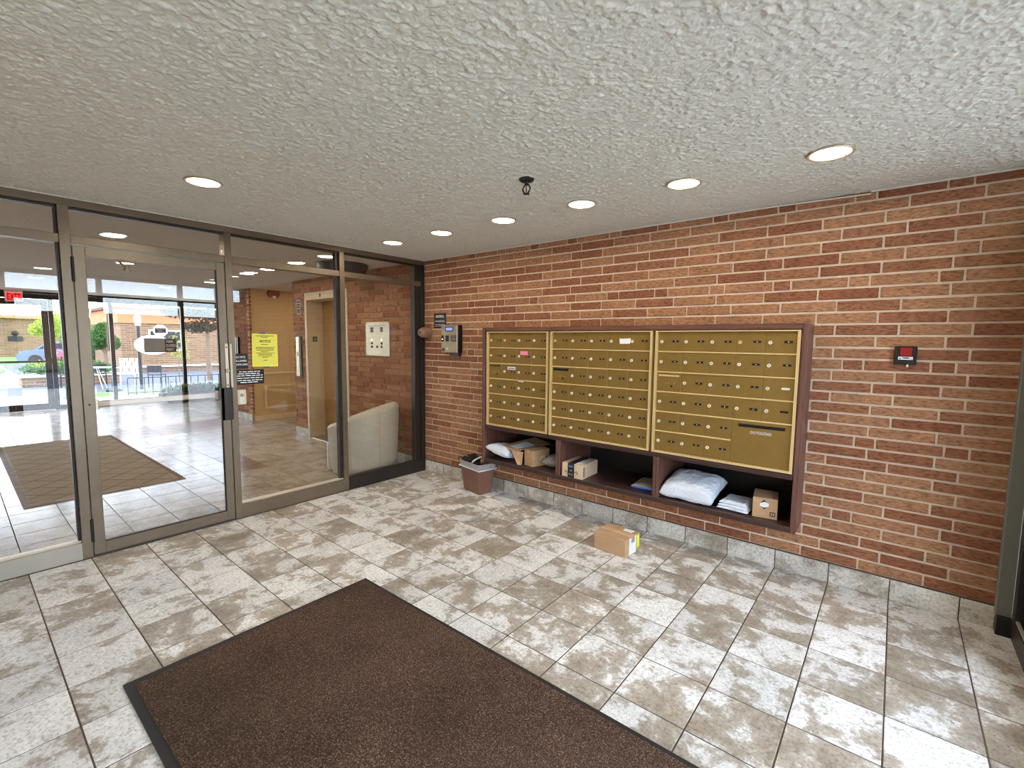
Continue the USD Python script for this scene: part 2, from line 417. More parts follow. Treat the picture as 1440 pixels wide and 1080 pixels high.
# distant brick: too far to pick pieces apart
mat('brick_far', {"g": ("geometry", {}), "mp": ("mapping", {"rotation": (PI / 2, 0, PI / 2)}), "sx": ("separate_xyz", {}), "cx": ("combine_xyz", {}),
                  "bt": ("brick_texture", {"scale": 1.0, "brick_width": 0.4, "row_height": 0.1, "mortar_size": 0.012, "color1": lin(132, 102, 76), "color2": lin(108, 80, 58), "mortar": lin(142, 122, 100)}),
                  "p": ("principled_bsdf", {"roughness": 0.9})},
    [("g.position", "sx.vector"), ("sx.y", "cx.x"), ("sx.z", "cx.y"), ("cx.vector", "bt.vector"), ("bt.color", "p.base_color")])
emit('lamp_glow', (1.0, 0.88, 0.70), LAMP); emit('lobby_glow', (1.0, 0.89, 0.73), LOBBY_LAMP)
emit('lcd_blue', lin(120, 130, 255), 1.6); emit('button_glow', (1.0, 0.85, 0.55), 3.0); emit('exit_red', lin(255, 60, 60), 1.5)

rng = np.random.default_rng(7)
random.seed(7)
CEIL = 2.44

# ================================================================== SETTING
# ---- vestibule floor: grout bed and one piece per tile
T, X0, G0 = 0.306245, 2.766614, 0.238366
XE = 4.86                                   # inner side of the street front
YB = -5.1
floor = thing('floor', 'mottled beige stone-look tile floor of the entry vestibule', None, kind='structure')
obj('grout_bed', slab(-0.12, 5.1, YB - .1, 0.1, -0.12, -0.0025), 'grout', floor)
xs = [X0 + i * T for i in range(-9, 8)]
ys = [0.0] + [-(G0 + j * T) for j in range(0, 17)]
J = 0.0029
for i in range(len(xs) - 1):
    for j in range(len(ys) - 1):
        x0, x1, y1, y0 = xs[i] + J, xs[i + 1] - J, ys[j] - J, ys[j + 1] + J
        x1 = min(x1, XE - .01); y0 = max(y0, YB); x0 = max(x0, 0.004)
        if x1 - x0 < .02 or y1 - y0 < .02: continue
        dz = rng.normal(0, .0003)
        obj('tile', cbox(x0, x1, y0, y1, -0.02, dz, .0018), 'floor_tile', floor, rnd=rng.random(3))

# ---- lobby floor
lob = thing('floor_lobby', 'glossy beige tile floor of the lobby beyond the glass', None, kind='structure')
obj('grout_bed', slab(-9.5, -0.12, -6.6, 4.1, -0.12, -0.0025), 'grout', lob)
cells = []
for i in range(-42, -9):
    for j in range(-14, 19):
        x0, x1 = X0 + i * T, X0 + (i + 1) * T; y1, y0 = -(G0 + (j - 1) * T), -(G0 + j * T)
        x1c, x0c = min(x1, -0.10), max(x0, -9.4)
        if x1c - x0c < .03: continue
        cx_, cy_ = (x0 + x1) / 2, (y0 + y1) / 2
        if cy_ > 0 and not ((-4.9 < cx_ < -3.21) or cx_ < -5.7): continue
        if cy_ > 0 and cx_ < -5.7 and cy_ > 1.5: continue
        cells.append((math.hypot(cx_ - 4.24, cy_ + 3.54), x0c, x1c, y0, y1, cx_, cy_))
cells.sort()
vis = lambda c: -4.2 < c[6] < 1.6
seen = [c for c in cells if vis(c)]
near, rest = seen[:296], seen[296:] + [c for c in cells if not vis(c)]


def is_brown(cx_, cy_):
    return (-5.75 < cx_ < -4.55 and -1.95 < cy_ < 0.0) or (-2.3 < cx_ < -1.5 and -1.5 < cy_ < -1.1)


bv, bf, br, n = [], [], [], 0
for c in near:
    v = cbox(c[1] + J, c[2] - J, c[3] + J, c[4] - J, -.02, 0, .0015)
    obj('tile', v, 'brown_tile' if is_brown(c[5], c[6]) else 'lobby_tile', lob, rnd=rng.random(3))
for browns in (False, True):
    bv, bf, br, n = [], [], [], 0
    for c in rest:
        if is_brown(c[5], c[6]) != browns: continue
        v, f = cbox(c[1] + J, c[2] - J, c[3] + J, c[4] - J, -.02, 0, .0015)
        bv.append(v); bf.append(f + n); n += len(v); br.append(np.tile(rng.random(3), (len(v), 1)))
    if bv: obj('far_tile', (np.vstack(bv), np.vstack(bf)), 'brown_tile' if browns else 'lobby_tile', lob, rnd=np.vstack(br), kind='stuff')

# ---- ceilings
ceiling = thing('ceiling', 'white popcorn-textured ceiling of the entry vestibule', None, kind='structure')
obj('slab', slab(-0.05, 5.0, YB - .1, 0.15, CEIL + .004, CEIL + .25), 'popcorn', ceiling)
from scipy.ndimage import gaussian_filter
gx, gy = np.arange(-.02, 4.86, .006), np.arange(-3.7, .02, .006)
nz = rng.standard_normal((len(gx), len(gy)))
h1 = gaussian_filter(nz, .85); h1 /= h1.std()
h2 = gaussian_filter(rng.standard_normal(nz.shape), 1.9); h2 /= h2.std()
hh = np.clip(h1 * .85 + h2 * .3 + .25, -.4, 2.3) * .0030
GX_, GY_ = np.meshgrid(gx, gy, indexing='ij')
Vp = np.stack([GX_, GY_, CEIL + .001 - hh], -1).reshape(-1, 3)
ii = (np.arange(len(gx) - 1)[:, None] * len(gy) + np.arange(len(gy) - 1)[None]).ravel()
q4 = np.stack([ii, ii + 1, ii + 1 + len(gy), ii + len(gy)], 1)
obj('popcorn_surface', (Vp, np.vstack([q4[:, [0, 1, 2]], q4[:, [0, 2, 3]]])), 'popcorn', ceiling, smooth=True)
ceil_l = thing('ceiling_lobby', 'flat off-white ceiling of the lobby beyond the glass', None, kind='structure')
obj('plaster', slab(-9.5, -0.05, -6.6, 4.1, CEIL, CEIL + .25), 'ceiling_flat', ceil_l)

# ---- brick walls -------------------------------------------------
ROWS = [(2.418, 'H', .29 - .0), (2.353, 'A', 0), (2.279, 'B', 0), (2.208, 'A', 0), (2.135, 'B', 0), (2.062, 'A', 0), (1.988, 'B', 0), (1.917, 'H', 0.287), (1.845, 'B', 0), (1.769, 'A', 0),
        (1.698, 'B', 0), (1.621, 'A', 0), (1.552, 'B', 0), (1.480, 'A', 0), (1.410, 'H', .287), (1.340, 'A', 0), (1.271, 'B', 0), (1.204, 'A', 0), (1.138, 'B', 0), (1.072, 'A', 0),
        (1.005, 'B', 0), (.935, 'H', .375), (.865, 'B', 0), (.797, 'A', 0), (.733, 'B', 0), (.662, 'A', 0), (.592, 'B', 0), (.522, 'A', 0), (.453, 'H', .287), (.380, 'A', 0), (.307, 'B', 0), (.237, 'A', 0), (.165, 'B', 0)]
LP = .3085


def row_joints(kind, ph, xa, xb):
    js = []
    if kind in 'AB':
        s = 3.931 if kind == 'A' else 4.137
        k0 = int(math.floor((xa - s) / LP)) - 1
        x = s + k0 * LP
        while x < xb + LP:
            js.append(x); x += LP
    else:
        per = .4107
        k0 = int(math.floor((xa - ph) / per)) - 1
        x = ph + k0 * per
        while x < xb + per:
            js += [x, x + .1035]; x += per
    return [j for j in js if xa < j < xb]


def wall_bricks(xa, xb, holes, zmin=.128, zmax=CEIL):
    """list of (x0, x1, z0, z1) faces of whole and cut bricks"""
    out = []
    zc = [r[0] for r in ROWS]
    for q, (z, kind, ph) in enumerate(ROWS):
        zu = (zc[q - 1] + z) / 2 if q else z + .036
        zd = (zc[q + 1] + z) / 2 if q + 1 < len(zc) else z - .036
        jt = .0066
        z0, z1 = max(zd + jt, zmin), min(zu - jt, zmax - .003)
        if z1 - z0 < .012: continue
        e = [xa] + row_joints(kind, ph, xa, xb) + [xb]
        for a, b in zip(e, e[1:]):
            pieces = [(a + (.0055 if a != xa else 0), b - (.0055 if b != xb else 0))]
            for hx0, hx1, hz0, hz1 in holes:
                if z1 <= hz0 + .012 or z0 >= hz1 - .012: continue
                nxt = []
                for (p0, p1) in pieces:
                    if p1 <= hx0 or p0 >= hx1: nxt.append((p0, p1)); continue
                    if p0 < hx0: nxt.append((p0, hx0))
                    if p1 > hx1: nxt.append((hx1, p1))
                pieces = nxt
            for p0, p1 in pieces:
                if p1 - p0 > .015: out.append((p0, p1, z0, z1, kind == 'H' and (b - a) < .15))
    return out


def brick_mesh(f, y=0.0, sign=-1):
    x0, x1, z0, z1 = f[:4]
    d = rng.normal(0, .0012)
    v, fc = cbox(x0, x1, y - .0015 + d, y + .03, z0, z1, .0030)
    v = v + rng.normal(0, .0007, v.shape)
    return v, fc


def tone():
    r = rng.random()
    return [float(np.clip(rng.normal(.22, .12) if r < .48 else rng.normal(.78, .14), 0, 1)), float(rng.random()), float(rng.random())]


CABX0, CABX1, CABZ0, CABZ1 = 1.135, 3.822, .345, 1.662
wallr = thing('wall_right', 'long red-brown brick wall behind the mailboxes with pale mortar joints', None, kind='structure')
hole = (CABX0 + .012, CABX1 - .012, CABZ0 + .012, CABZ1 - .012)
pw = sbox(-.02, .0, 4.95, CEIL + .1).difference(sbox(hole[0], hole[2], hole[1], hole[3]))
obj('mortar', extrude_y(pw, .0060, .14), 'mortar', wallr)
faces = wall_bricks(0.0, 4.80, [hole])
size = lambda f: (f[1] - f[0]) * (f[3] - f[2]) / ((f[0] + f[1]) / 2 - 4.24 - 0.0) ** 2 if False else (f[1] - f[0]) * (f[3] - f[2]) / (((f[0] + f[1]) / 2 - 4.24) ** 2 + 3.54 ** 2) ** 1.5
faces.sort(key=lambda f: -size(f))
for f in faces[:298]:
    obj('brick', brick_mesh(f), 'brick_face', wallr, rnd=tone())
V, Fc, R, n = [], [], [], 0
for f in faces[298:]:
    v, fc = brick_mesh(f); V.append(v); Fc.append(fc + n); n += len(v); R.append(np.tile(tone(), (len(v), 1)))
obj('far_brick', (np.vstack(V), np.vstack(Fc)), 'brick_face', wallr, rnd=np.vstack(R), kind='stuff')

# lobby continuation of the same wall, up to the elevator and the corridor corner
ELX0, ELX1, ELZ = -2.815, -1.62, 2.232
walll = thing('wall_lobby', 'brick wall of the lobby around the elevator, seen through the glass', None, kind='structure')
ehole = (ELX0, ELX1, -.1, ELZ)
pw = sbox(-3.205, .0, -.02, CEIL + .1).difference(sbox(ehole[0], -1, ehole[1], ehole[3]))
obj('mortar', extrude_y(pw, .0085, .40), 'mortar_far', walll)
faces = wall_bricks(-3.213, -.02, [ehole])
faces.sort(key=lambda f: -size(f))
for f in faces[:298]:
    obj('brick', brick_mesh(f), 'brick_face', walll, rnd=tone())
if faces[298:]:
    V, Fc, R, n = [], [], [], 0
    for f in faces[298:]:
        v, fc = brick_mesh(f); V.append(v); Fc.append(fc + n); n += len(v); R.append(np.tile(tone(), (len(v), 1)))
    obj('far_brick', (np.vstack(V), np.vstack(Fc)), 'brick_face', walll, rnd=np.vstack(R), kind='stuff')
# brick pier on the far side of the corridor mouth
wallp = thing('wall_pier', 'brick pier on the far side of the corridor mouth', None, kind='structure')
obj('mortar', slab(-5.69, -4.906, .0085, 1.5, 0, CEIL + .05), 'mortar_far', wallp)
for f in wall_bricks(-5.70, -4.885, []):
    obj('brick', brick_mesh(f), 'brick_face', wallp, rnd=tone())

# tile baseboards
bb = thing('baseboard_right', 'beige stone-look tile baseboard along the brick wall', None, kind='structure')
obj('backing', slab(0.0, 4.80, -.009, .009, -.02, .131), 'grout', bb)
for i in range(len(xs) - 1):
    x0, x1 = max(xs[i] + J, .012), min(xs[i + 1] - J, 4.80)
    if x1 - x0 < .03: continue
    obj('tile', cbox(x0, x1, -.0125, .0, .0005, .126, .002), 'base_tile', bb, rnd=rng.random(3))
bl = thing('baseboard_lobby', 'tile baseboard along the lobby brick wall', None, kind='structure')
for xa, xb in ((-3.205, ELX0 - .01), (ELX1 + .01, -.11), (-5.69, -4.9)):
    x = xa
    while x < xb - .02:
        obj('tile', cbox(x, min(x + T - J, xb), -.0125, .01, .0005, .126, .002), 'base_tile', bl, rnd=rng.random(3)); x += T

# thin white ceiling strip along the brick, peeling away near its middle
tr = thing('trim_1', 'thin white strip between ceiling and brick wall, peeling loose over the mailboxes', None, kind='structure')
obj('strip', slab(.0, 3.45, -.012, .01, 2.431, 2.4405), 'trim_white', tr)
obj('strip', slab(4.06, 4.80, -.012, .01, 2.431, 2.4405), 'trim_white', tr)
pp = [(3.45 + .61 * k / 10, 2.4355 - .013 * (k / 10) ** 1.3) for k in range(11)]
sv = join(*[hexa([(a[0], -.014, a[1] - .0045), (b[0], -.014, b[1] - .0045), (b[0], -.004, b[1] - .0045), (a[0], -.004, a[1] - .0045),
                  (a[0], -.014, a[1] + .0035), (b[0], -.014, b[1] + .0035), (b[0], -.004, b[1] + .0035), (a[0], -.004, a[1] + .0035)]) for a, b in zip(pp, pp[1:])])
obj('loose_strip', sv, 'trim_white', tr)
tr2 = obj('trim_2', slab(-.02, .012, YB, -.0, 2.433, 2.4405), 'trim_white'); tag(tr2, 'thin white strip where the ceiling meets the lobby glass front', kind='structure')

# other walls of the shell
tag(obj('wall_back', slab(-.1, 5.0, YB - .2, YB, -.1, CEIL + .1), 'tan_paint'), 'wall behind the viewer closing the vestibule', kind='structure')
wc = thing('wall_corridor', 'tan corridor wall with cream chair rail and panel moulding', None, kind='structure')
obj('plaster', slab(-5.0, -4.9, .0, 4.0, 0, CEIL + .05), 'tan_paint', wc)
obj('chair_rail', cbox(-4.9, -4.875, .02, 4.0, .865, .905, .006), 'cream_paint', wc)
obj('baseboard', cbox(-4.9, -4.88, .02, 4.0, .0, .10, .005), 'cream_paint', wc)
for k in range(3):
    a, b = .22 + k * 1.25, 1.30 + k * 1.25
    fr = sbox(a, .215, b, .665).difference(sbox(a + .035, .25, b - .035, .63))
    obj('panel_moulding', extrude_x(fr, -4.9, -4.885), 'cream_paint', wc)
tag(obj('wall_corridor_end', slab(-5.0, -3.1, 4.0, 4.1, 0, CEIL + .05), 'tan_paint'), 'tan wall closing the far end of the elevator corridor', kind='structure')
tag(obj('wall_corridor_side', slab(-3.205, -3.1, .40, 4.0, 0, CEIL + .05), 'tan_paint'), 'tan side wall of the elevator corridor', kind='structure')
tag(obj('wall_lobby_side', slab(-9.5, -5.0, 1.5, 1.6, 0, CEIL + .05), 'tan_paint'), 'tan wall at the side of the lobby seating', kind='structure')
tag(obj('wall_lobby_back', slab(-9.5, -.05, -6.6, -6.5, 0, CEIL + .05), 'tan_paint'), 'tan wall on the opposite side of the lobby', kind='structure')
tag(obj('wall_elevator_shaft', slab(ELX0 - .1, ELX1 + .1, .40, .5, 0, CEIL + .05), 'black_paint'), 'dark wall behind the elevator doors', kind='structure')

# ---- glass front between vestibule and lobby (plane x = 0)
FD = -.105
w1 = thing('window_1', 'bronze aluminium glass front between vestibule and lobby', None, kind='structure')
for a, b in ((-4.05, -3.995), (-3.035, -2.98), (-2.067, -2.015), (-1.057, -1.005)):
    obj('mullion', cbox(FD, 0, a, b, 0, 2.386, .002), 'bronze', w1)
for a in (-1.087, -2.087 + .03):
    pass
obj('corner_post', join(cbox(FD, 0, -.052, 0.002, 0, 2.386, .002), cbox(FD + .01, -.022, -.128, -.052, .13, 2.386, .002)), 'bronze_dark', w1)
obj('glazing_stop', cbox(-.075, -.028, -1.088, -1.057, .13, 2.386, .002), 'bronze_dark', w1)
obj('glazing_stop', cbox(-.075, -.028, -3.05, -3.035, .12, 2.386, .002), 'bronze_dark', w1)
obj('header', cbox(FD, 0, YB, 0, 2.386, 2.44, .002), 'bronze', w1)
bays = [(-5.1, -4.05), (-3.995, -3.035), (-2.015, -1.057), (-1.005, -.052)]
for a, b in bays + [(-2.98, -2.067)]:
    obj('transom_rail', cbox(FD + .01, -.004, a, b, 2.146, 2.201, .002), 'bronze', w1)
    obj('transom_pane', slab(-.054, -.046, a + .002, b - .002, 2.201, 2.386), 'pane', w1)
    obj('glazing_stop', cbox(-.066, -.030, a, b, 2.370, 2.386, .001), 'bronze_dark', w1)
for q, (a, b) in enumerate(bays):
    obj('sill', cbox(FD, 0.0, a, b, 0, .118, .002), ('sill_silver', 'sill_silver', 'bronze', 'bronze_dark')[q], w1)
    obj('sill_stop', cbox(-.07, -.02, a, b, .118, .131, .002), 'silver_strip' if q != 3 else 'bronze_dark', w1)
    obj('pane', slab(-.054, -.046, a + .002, b - .002, .125, 2.146), 'pane', w1)

d1 = thing('door_1', 'glass lobby door in a wide bronze aluminium frame', None, kind='structure')
DY0, DY1 = -2.975, -2.070
obj('stile', cbox(-.05, -.006, DY0, -2.912, .010, 2.138, .002), 'bronze', d1)
obj('stile', cbox(-.05, -.006, -2.130, DY1, .010, 2.138, .002), 'bronze', d1)
obj('top_rail', cbox(-.05, -.006, -2.912, -2.130, 2.076, 2.138, .002), 'bronze', d1)
obj('bottom_rail', cbox(-.05, -.006, -2.912, -2.130, .010, .091, .002), 'bronze', d1)
obj('pane', slab(-.033, -.025, -2.914, -2.128, .089, 2.078), 'pane', d1)
obj('glazing_bead', join(cbox(-.024, -.004, -2.138, -2.130, .091, 2.076, .001), cbox(-.024, -.004, -2.912, -2.138, .091, .097, .001)), 'black_rubber', d1)
for z in (1.98, .19):
    obj('hinge', cyl(.009, .16, (.004, -2.979, z - .08), n=12), 'black_paint', d1)
lp = obj('lock_plate', cbox(-.006, .004, -2.098, -2.072, 1.128, 1.492, .003), 'silver_strip', d1, label='brushed silver lock plate on the door edge')
obj('lock_guard', cbox(0, .008, -2.062, -2.045, 1.128, 1.492, .003), 'silver_strip', d1, label='brushed silver guard strip on the door jamb')
obj('cylinder', cyl(.016, .02, (-.004, -2.086, 1.268), 'x', n=20), 'steel', d1)
for z in (1.46, 1.15):
    obj('screw', cyl(.005, .006, (.002, -2.086, z), 'x', n=10), 'bronze_dark', d1)
obj('pull_handle', join(cbox(-.006, .045, -2.150, -2.128, .866, 1.13, .003), cbox(.03, .045, -2.150, -2.066, .866, 1.13, .003), ), 'bronze_dark', d1, label='dark bronze pull handle plate')
obj('push_bar', join(cbox(-.10, -.075, -2.905, -2.13, 1.045, 1.085, .005), cbox(-.1, -.04, -2.15, -2.10, 1.03, 1.10, .004), cbox(-.1, -.04, -2.93, -2.89, 1.03, 1.10, .004)), 'silver_strip', d1)
obj('rivet', cyl(.007, .004, (-.006, -2.945, 1.07), 'x', n=12), 'bronze_dark', d1)
# small angled closer arm at the top of the door, lobby side
obj('closer_arm', join(tube([(-.06, -2.75, 2.09), (-.20, -2.66, 2.05)], .008), cyl(.02, .05, (-.21, -2.655, 2.02), n=14)), 'steel', d1)

# ---- street front (x = 4.82)
w2 = thing('window_2', 'dark bronze glass street front at the end of the brick wall', None, kind='structure')
obj('corner_post', cbox(4.738, 4.80, -.055, .004, .095, 2.44, .003), 'bronze_grey', w2)
obj('post_foot', cbox(4.742, 4.81, -.075, .0, 0, .105, .003), 'black_paint', w2)
for a, b in ((-.115, -.055), (-.47, -.42), (-1.08, -1.02), (-2.09, -2.03), (-3.06, -3.0), (-4.06, -4.0)):
    obj('mullion', cbox(4.80, 4.90, a, b, .0, 2.386, .002), 'bronze_dark', w2)
obj('header', cbox(4.80, 4.90, YB, 0, 2.386, 2.44, .002), 'bronze_dark', w2)
ext = [(-.42, -.115), (-1.02, -.47), (-2.03, -1.08), (-3.0, -2.09), (-4.0, -3.06), (YB, -4.06)]
for q, (a, b) in enumerate(ext):
    obj('transom_rail', cbox(4.81, 4.89, a, b, 2.12, 2.18, .002), 'bronze_dark', w2)
    obj('transom_pane', slab(4.846, 4.854, a, b, 2.18, 2.386), 'pane_clear', w2)
    if q != 3:
        obj('sill', cbox(4.80, 4.90, a, b, .0, .112, .003), 'bronze_dark', w2)
        obj('sill_stop', cbox(4.805, 4.82, a, b, .112, .122, .002), 'silver_strip', w2)
        if q: obj('pane', slab(4.846, 4.854, a, b, .11, 2.12), 'pane_clear', w2)
        else: obj('dark_panel', cbox(4.835, 4.86, a, b, .11, 2.12, .002), 'slate_glass', w2, label='opaque dark glass panel next to the corner post')
d2 = thing('door_2', 'dark bronze glass entrance door to the street', None, kind='structure')
obj('stile', cbox(4.825, 4.87, -2.995, -2.93, .01, 2.115, .002), 'bronze_dark', d2)
obj('stile', cbox(4.825, 4.87, -2.16, -2.095, .01, 2.115, .002), 'bronze_dark', d2)
obj('top_rail', cbox(4.825, 4.87, -2.93, -2.16, 2.05, 2.115, .002), 'bronze_dark', d2)
obj('bottom_rail', cbox(4.825, 4.87, -2.93, -2.16, .01, .10, .002), 'bronze_dark', d2)
obj('pane', slab(4.844, 4.852, -2.93, -2.16, .10, 2.05), 'pane_clear', d2)
obj('push_bar', cbox(4.765, 4.79, -2.98, -2.11, 1.03, 1.08, .004), 'silver_strip', d2)
obj('push_bar_bracket', cbox(4.765, 4.83, -2.16, -2.11, 1.02, 1.09, .003), 'bronze_dark', d2)

# ---- far window wall of the lobby (x = -9.4)
w3 = thing('window_3', 'dark framed glass wall on the far side of the lobby', None, kind='structure')
DK = 'bronze_dark'
obj('header', cbox(-9.48, -9.38, -6.5, 1.5, 2.30, 2.44, .003), DK, w3)
fm = [1.44, .20, -1.16, -2.12, -3.45, -4.8, -6.2]
for y in fm:
    obj('mullion', cbox(-9.47, -9.39, y - .035, y + .035, 0, 2.30, .003), DK, w3)
for a, b in zip(fm[1:], fm):
    if abs(a + 3.45) < .01: continue
    obj('sill', cbox(-9.46, -9.40, a + .035, b - .035, .0, .09, .003), DK, w3)
    obj('pane', slab(-9.434, -9.428, a + .03, b - .03, .08, 2.30), 'pane_clear', w3)
d3 = thing('door_3', 'dark framed glass door with push bar on the far side of the lobby', None, kind='structure')
for a, b in ((-3.41, -3.31), (-2.26, -2.16)):
    obj('stile', cbox(-9.46, -9.41, a, b, .01, 2.29, .003), DK, d3)
obj('top_rail', cbox(-9.46, -9.41, -3.31, -2.26, 2.17, 2.29, .003), DK, d3)
obj('bottom_rail', cbox(-9.46, -9.41, -3.31, -2.26, .01, .14, .003), DK, d3)
obj('pane', slab(-9.436, -9.43, -3.31, -2.26, .13, 2.18), 'pane_clear', d3)
obj('push_bar', join(tube([(-9.35, -3.36, 1.02), (-9.35, -2.2, 1.02)], .018), cbox(-9.41, -9.33, -2.26, -2.16, .97, 1.08, .004)), 'bronze_dark', d3)
obj('closer', cbox(-9.41, -9.35, -2.75, -2.35, 2.19, 2.25, .004), 'black_paint', d3)

# ================================================================== MAILBOXES
cab = thing('mailbox_cabinet', 'dark walnut cabinet framing the brass mailboxes with open cubbies below', 'cabinet', (0, 0, 0))
FY = -.235                                  # cabinet front
BK = .30                                    # cabinet back, inside the wall
x0, x1, z0, z1 = CABX0, CABX1, CABZ0, CABZ1
obj('side_panel', cbox(x0, x0 + .030, FY, BK, z0, z1, .003), 'walnut_vertical', cab)
obj('side_panel', cbox(x1 - .030, x1, FY, BK, z0, z1, .003), 'walnut_vertical', cab)
obj('top_panel', cbox(x0 + .030, x1 - .030, FY, BK, z1 - .034, z1, .003), 'walnut_long', cab)
obj('bottom_board', cbox(x0 + .030, x1 - .030, FY, BK, z0, z0 + .038, .003), 'walnut_shaded', cab)
obj('cubby_ceiling', cbox(x0 + .030, x1 - .030, FY + .004, BK, .684, .716, .003), 'walnut_shaded', cab)
obj('back_panel', slab(x0 + .030, x1 - .030, BK - .012, BK, z0 + .03, z1 - .03), 'black_paint', cab)  # black colour stands in for the deep shade at the cubby backs
for a, b in ((2.010, 2.032), (2.036, 2.058), (2.886, 2.908), (2.912, 2.934)):
    obj('divider', cbox(a, b, FY + .003, BK - .01, z0 + .036, .686, .002), 'walnut_vertical', cab)
obj('inner_lip', join(cbox(x0 + .030, x0 + .044, FY + .008, FY + .03, .716, z1 - .034, .002), cbox(x1 - .044, x1 - .030, FY + .008, FY + .03, .716, z1 - .034, .002), cbox(x0 + .03, x1 - .03, FY + .008, FY + .03, z1 - .043, z1 - .034, .002)), 'walnut_vertical', cab)

BY = -.214                                  # brass door faces
ZR = [1.613, 1.4705, 1.322, 1.1765, 1.030, .884, .738]
slot_m = lambda x, z, w=.046: cbox(x - w / 2, x + w / 2, BY - .0035, BY + .002, z - .0065, z + .0065, .001)


def bank(name_label, xa, xb, cols, skip=None):
    bk = thing('mailbox_bank', name_label, 'mailboxes', (0, 0, 0), group='brass mailbox banks')
    zt, zb = 1.621, .722
    fr = sbox(xa, zb, xb, zt).difference(sbox(xa + .017, zb + .016, xb - .017, zt - .008))
    obj('frame', extrude_y(fr, BY - .018, BY + .06), 'brass_trim', bk)
    obj('inner_frame', extrude_y(sbox(xa + .017, zb + .016, xb - .017, zt - .008), BY + .006, BY + .05), 'brass', bk)
    w = (xb - xa - .034) / cols
    for r in range(6):
        if r:
            xr = xb - .017 if not (skip and r == 5) else xa + .017 + 3 * w
            obj('rail', cbox(xa + .017, xr, BY - .006, BY + .006, ZR[r] - .0048, ZR[r] + .0048, .0018), 'brass_trim', bk)
        for c in range(cols):
            if skip and (r, c) in skip: continue
            a, b = xa + .017 + c * w + .0009, xa + .017 + (c + 1) * w - .0009
            za, zb_ = ZR[r + 1] + .0056, ZR[r] - .0056
            d = obj('door', cbox(a, b, BY + rng.normal(0, .0004), BY + .012, za, zb_, .0012), 'brass', bk)
            zc_ = (za + zb_) / 2
            yield_cell(bk, d, r, c, a, b, za, zb_, zc_)
    return bk, w


def yield_cell(bk, d, r, c, a, b, za, zb_, zc_):
    B = bank_no
    if r == 2 and c == 0:                   # carrier slot with a master lock
        zs = zb_ - .020
        if B == 2:
            obj('slot', cbox(a + .012, b - .010, BY - .003, BY + .002, zs - .008, zs + .010, .001), 'black_plastic', d)
        elif B == 1:
            obj('slot', cbox(a + .012, b - .022, BY - .003, BY + .002, zs - .001, zs + .008, .001), 'black_plastic', d)
        else:
            obj('slot', cbox(a + .012, b - .012, BY - .003, BY + .002, zs - .006, zs + .006, .001), 'brass_trim', d)
        obj('keyhole', cyl(.008, .004, ((a + b) / 2 + .022, BY + .001, zc_ - .028), 'y', n=14), 'black_plastic', d)
        for q in (-.02, .0, .042):
            obj('screw', cyl(.003, .003, ((a + b) / 2 + q, BY + .0005, zc_ - .008 - abs(q) * .05), 'y', n=8), 'brass_trim', d)
        return
    lx = a + .026
    dim = (r == 0 and ((B == 1 and c < 2) or (B == 2 and c == 0) or (B == 3 and c == 3)))
    obj('lock', lathe([(0, -.002), (.0118, -.002), (.0118, .005), (.0105, .0075), (.0075, .0075), (.0062, .0052), (0, .0052)], 16, 'y', (lx, BY, zc_)), 'brass_trim' if dim else 'nickel', d)
    obj('keyhole', cbox(lx - .0012, lx + .0012, BY - .0060, BY - .0045, zc_ - .0045, zc_ + .0045, .0003), 'black_plastic', d)
    sx = b - .048 if B != 1 else b - .040
    sz = zc_ + (.004 if B != 1 else .0)
    if B == 2 and (r, c) == (0, 3): return
    if B == 3 and (r, c) == (2, 4):
        obj('name_slot', slot_m(sx, sz), 'trim_white', d); return
    nm = obj('name_slot', slot_m(sx, sz), 'black_plastic', d)
    if B == 3 and (r, c) == (3, 4): return
    obj('name_tag', cbox(sx - .0042, sx + .0042, BY - .0045, BY - .003, sz - .0026, sz + .0026, .0004), 'trim_white', d)


bank_no = 1
b1, w_1 = bank('narrow brass mailbox bank of four columns with a pink sticker on one door', 1.190, 1.909, 4)
obj('sticker', cbox(1.592, 1.678, BY - .0022, BY - .0002, 1.410, 1.445, .0004), 'pink_paper', b1, label='pink sticker on a mailbox door')
s_ = obj('sticker', cbox(1.443, 1.534, BY - .0022, BY - .0002, 1.270, 1.297, .0004), 'white_paper', b1, label='white name label on a mailbox door')
obj('print', join(*[slab(1.455 + k * .009, 1.462 + k * .009, BY - .0030, BY - .0018, 1.279, 1.286 + .003 * (k % 2)) for k in range(8)]), 'ink', s_)
obj('sticker', hexa([(1.568, BY - .002, 1.166), (1.628, BY - .002, 1.160), (1.628, BY, 1.160), (1.568, BY, 1.166), (1.562, BY - .002, 1.172), (1.630, BY - .002, 1.171), (1.630, BY, 1.171), (1.562, BY, 1.172)]), 'white_paper', b1, label='torn white label remnant')
bank_no = 2
b2, w_2 = bank('middle brass mailbox bank of five columns with a torn white label on top row', 1.930, 2.846, 5)
obj('sticker', hexa([(2.578, BY - .003, 1.522), (2.662, BY - .003, 1.524), (2.662, BY - .001, 1.524), (2.578, BY - .001, 1.522), (2.574, BY - .003, 1.562), (2.668, BY - .003, 1.565), (2.668, BY - .001, 1.565), (2.574, BY - .001, 1.562)]), 'white_paper', b2, label='torn white label on a mailbox door')
bank_no = 3
b3, w_3 = bank('brass mailbox bank with the large outgoing mail door in its lower corner', 2.868, 3.784, 5, skip={(4, 3), (4, 4), (5, 3), (5, 4)})
oa = 2.868 + .017 + 3 * w_3 + .001
od = obj('outgoing_door', cbox(oa, 3.784 - .018, BY, BY + .012, ZR[6] + .004, ZR[4] - .004, .0012), 'brass', b3, label='large brass outgoing mail door with a long black slot')
obj('slot', cbox(3.456, 3.730, BY - .003, BY + .004, .985, 1.006, .003), 'black_plastic', od)
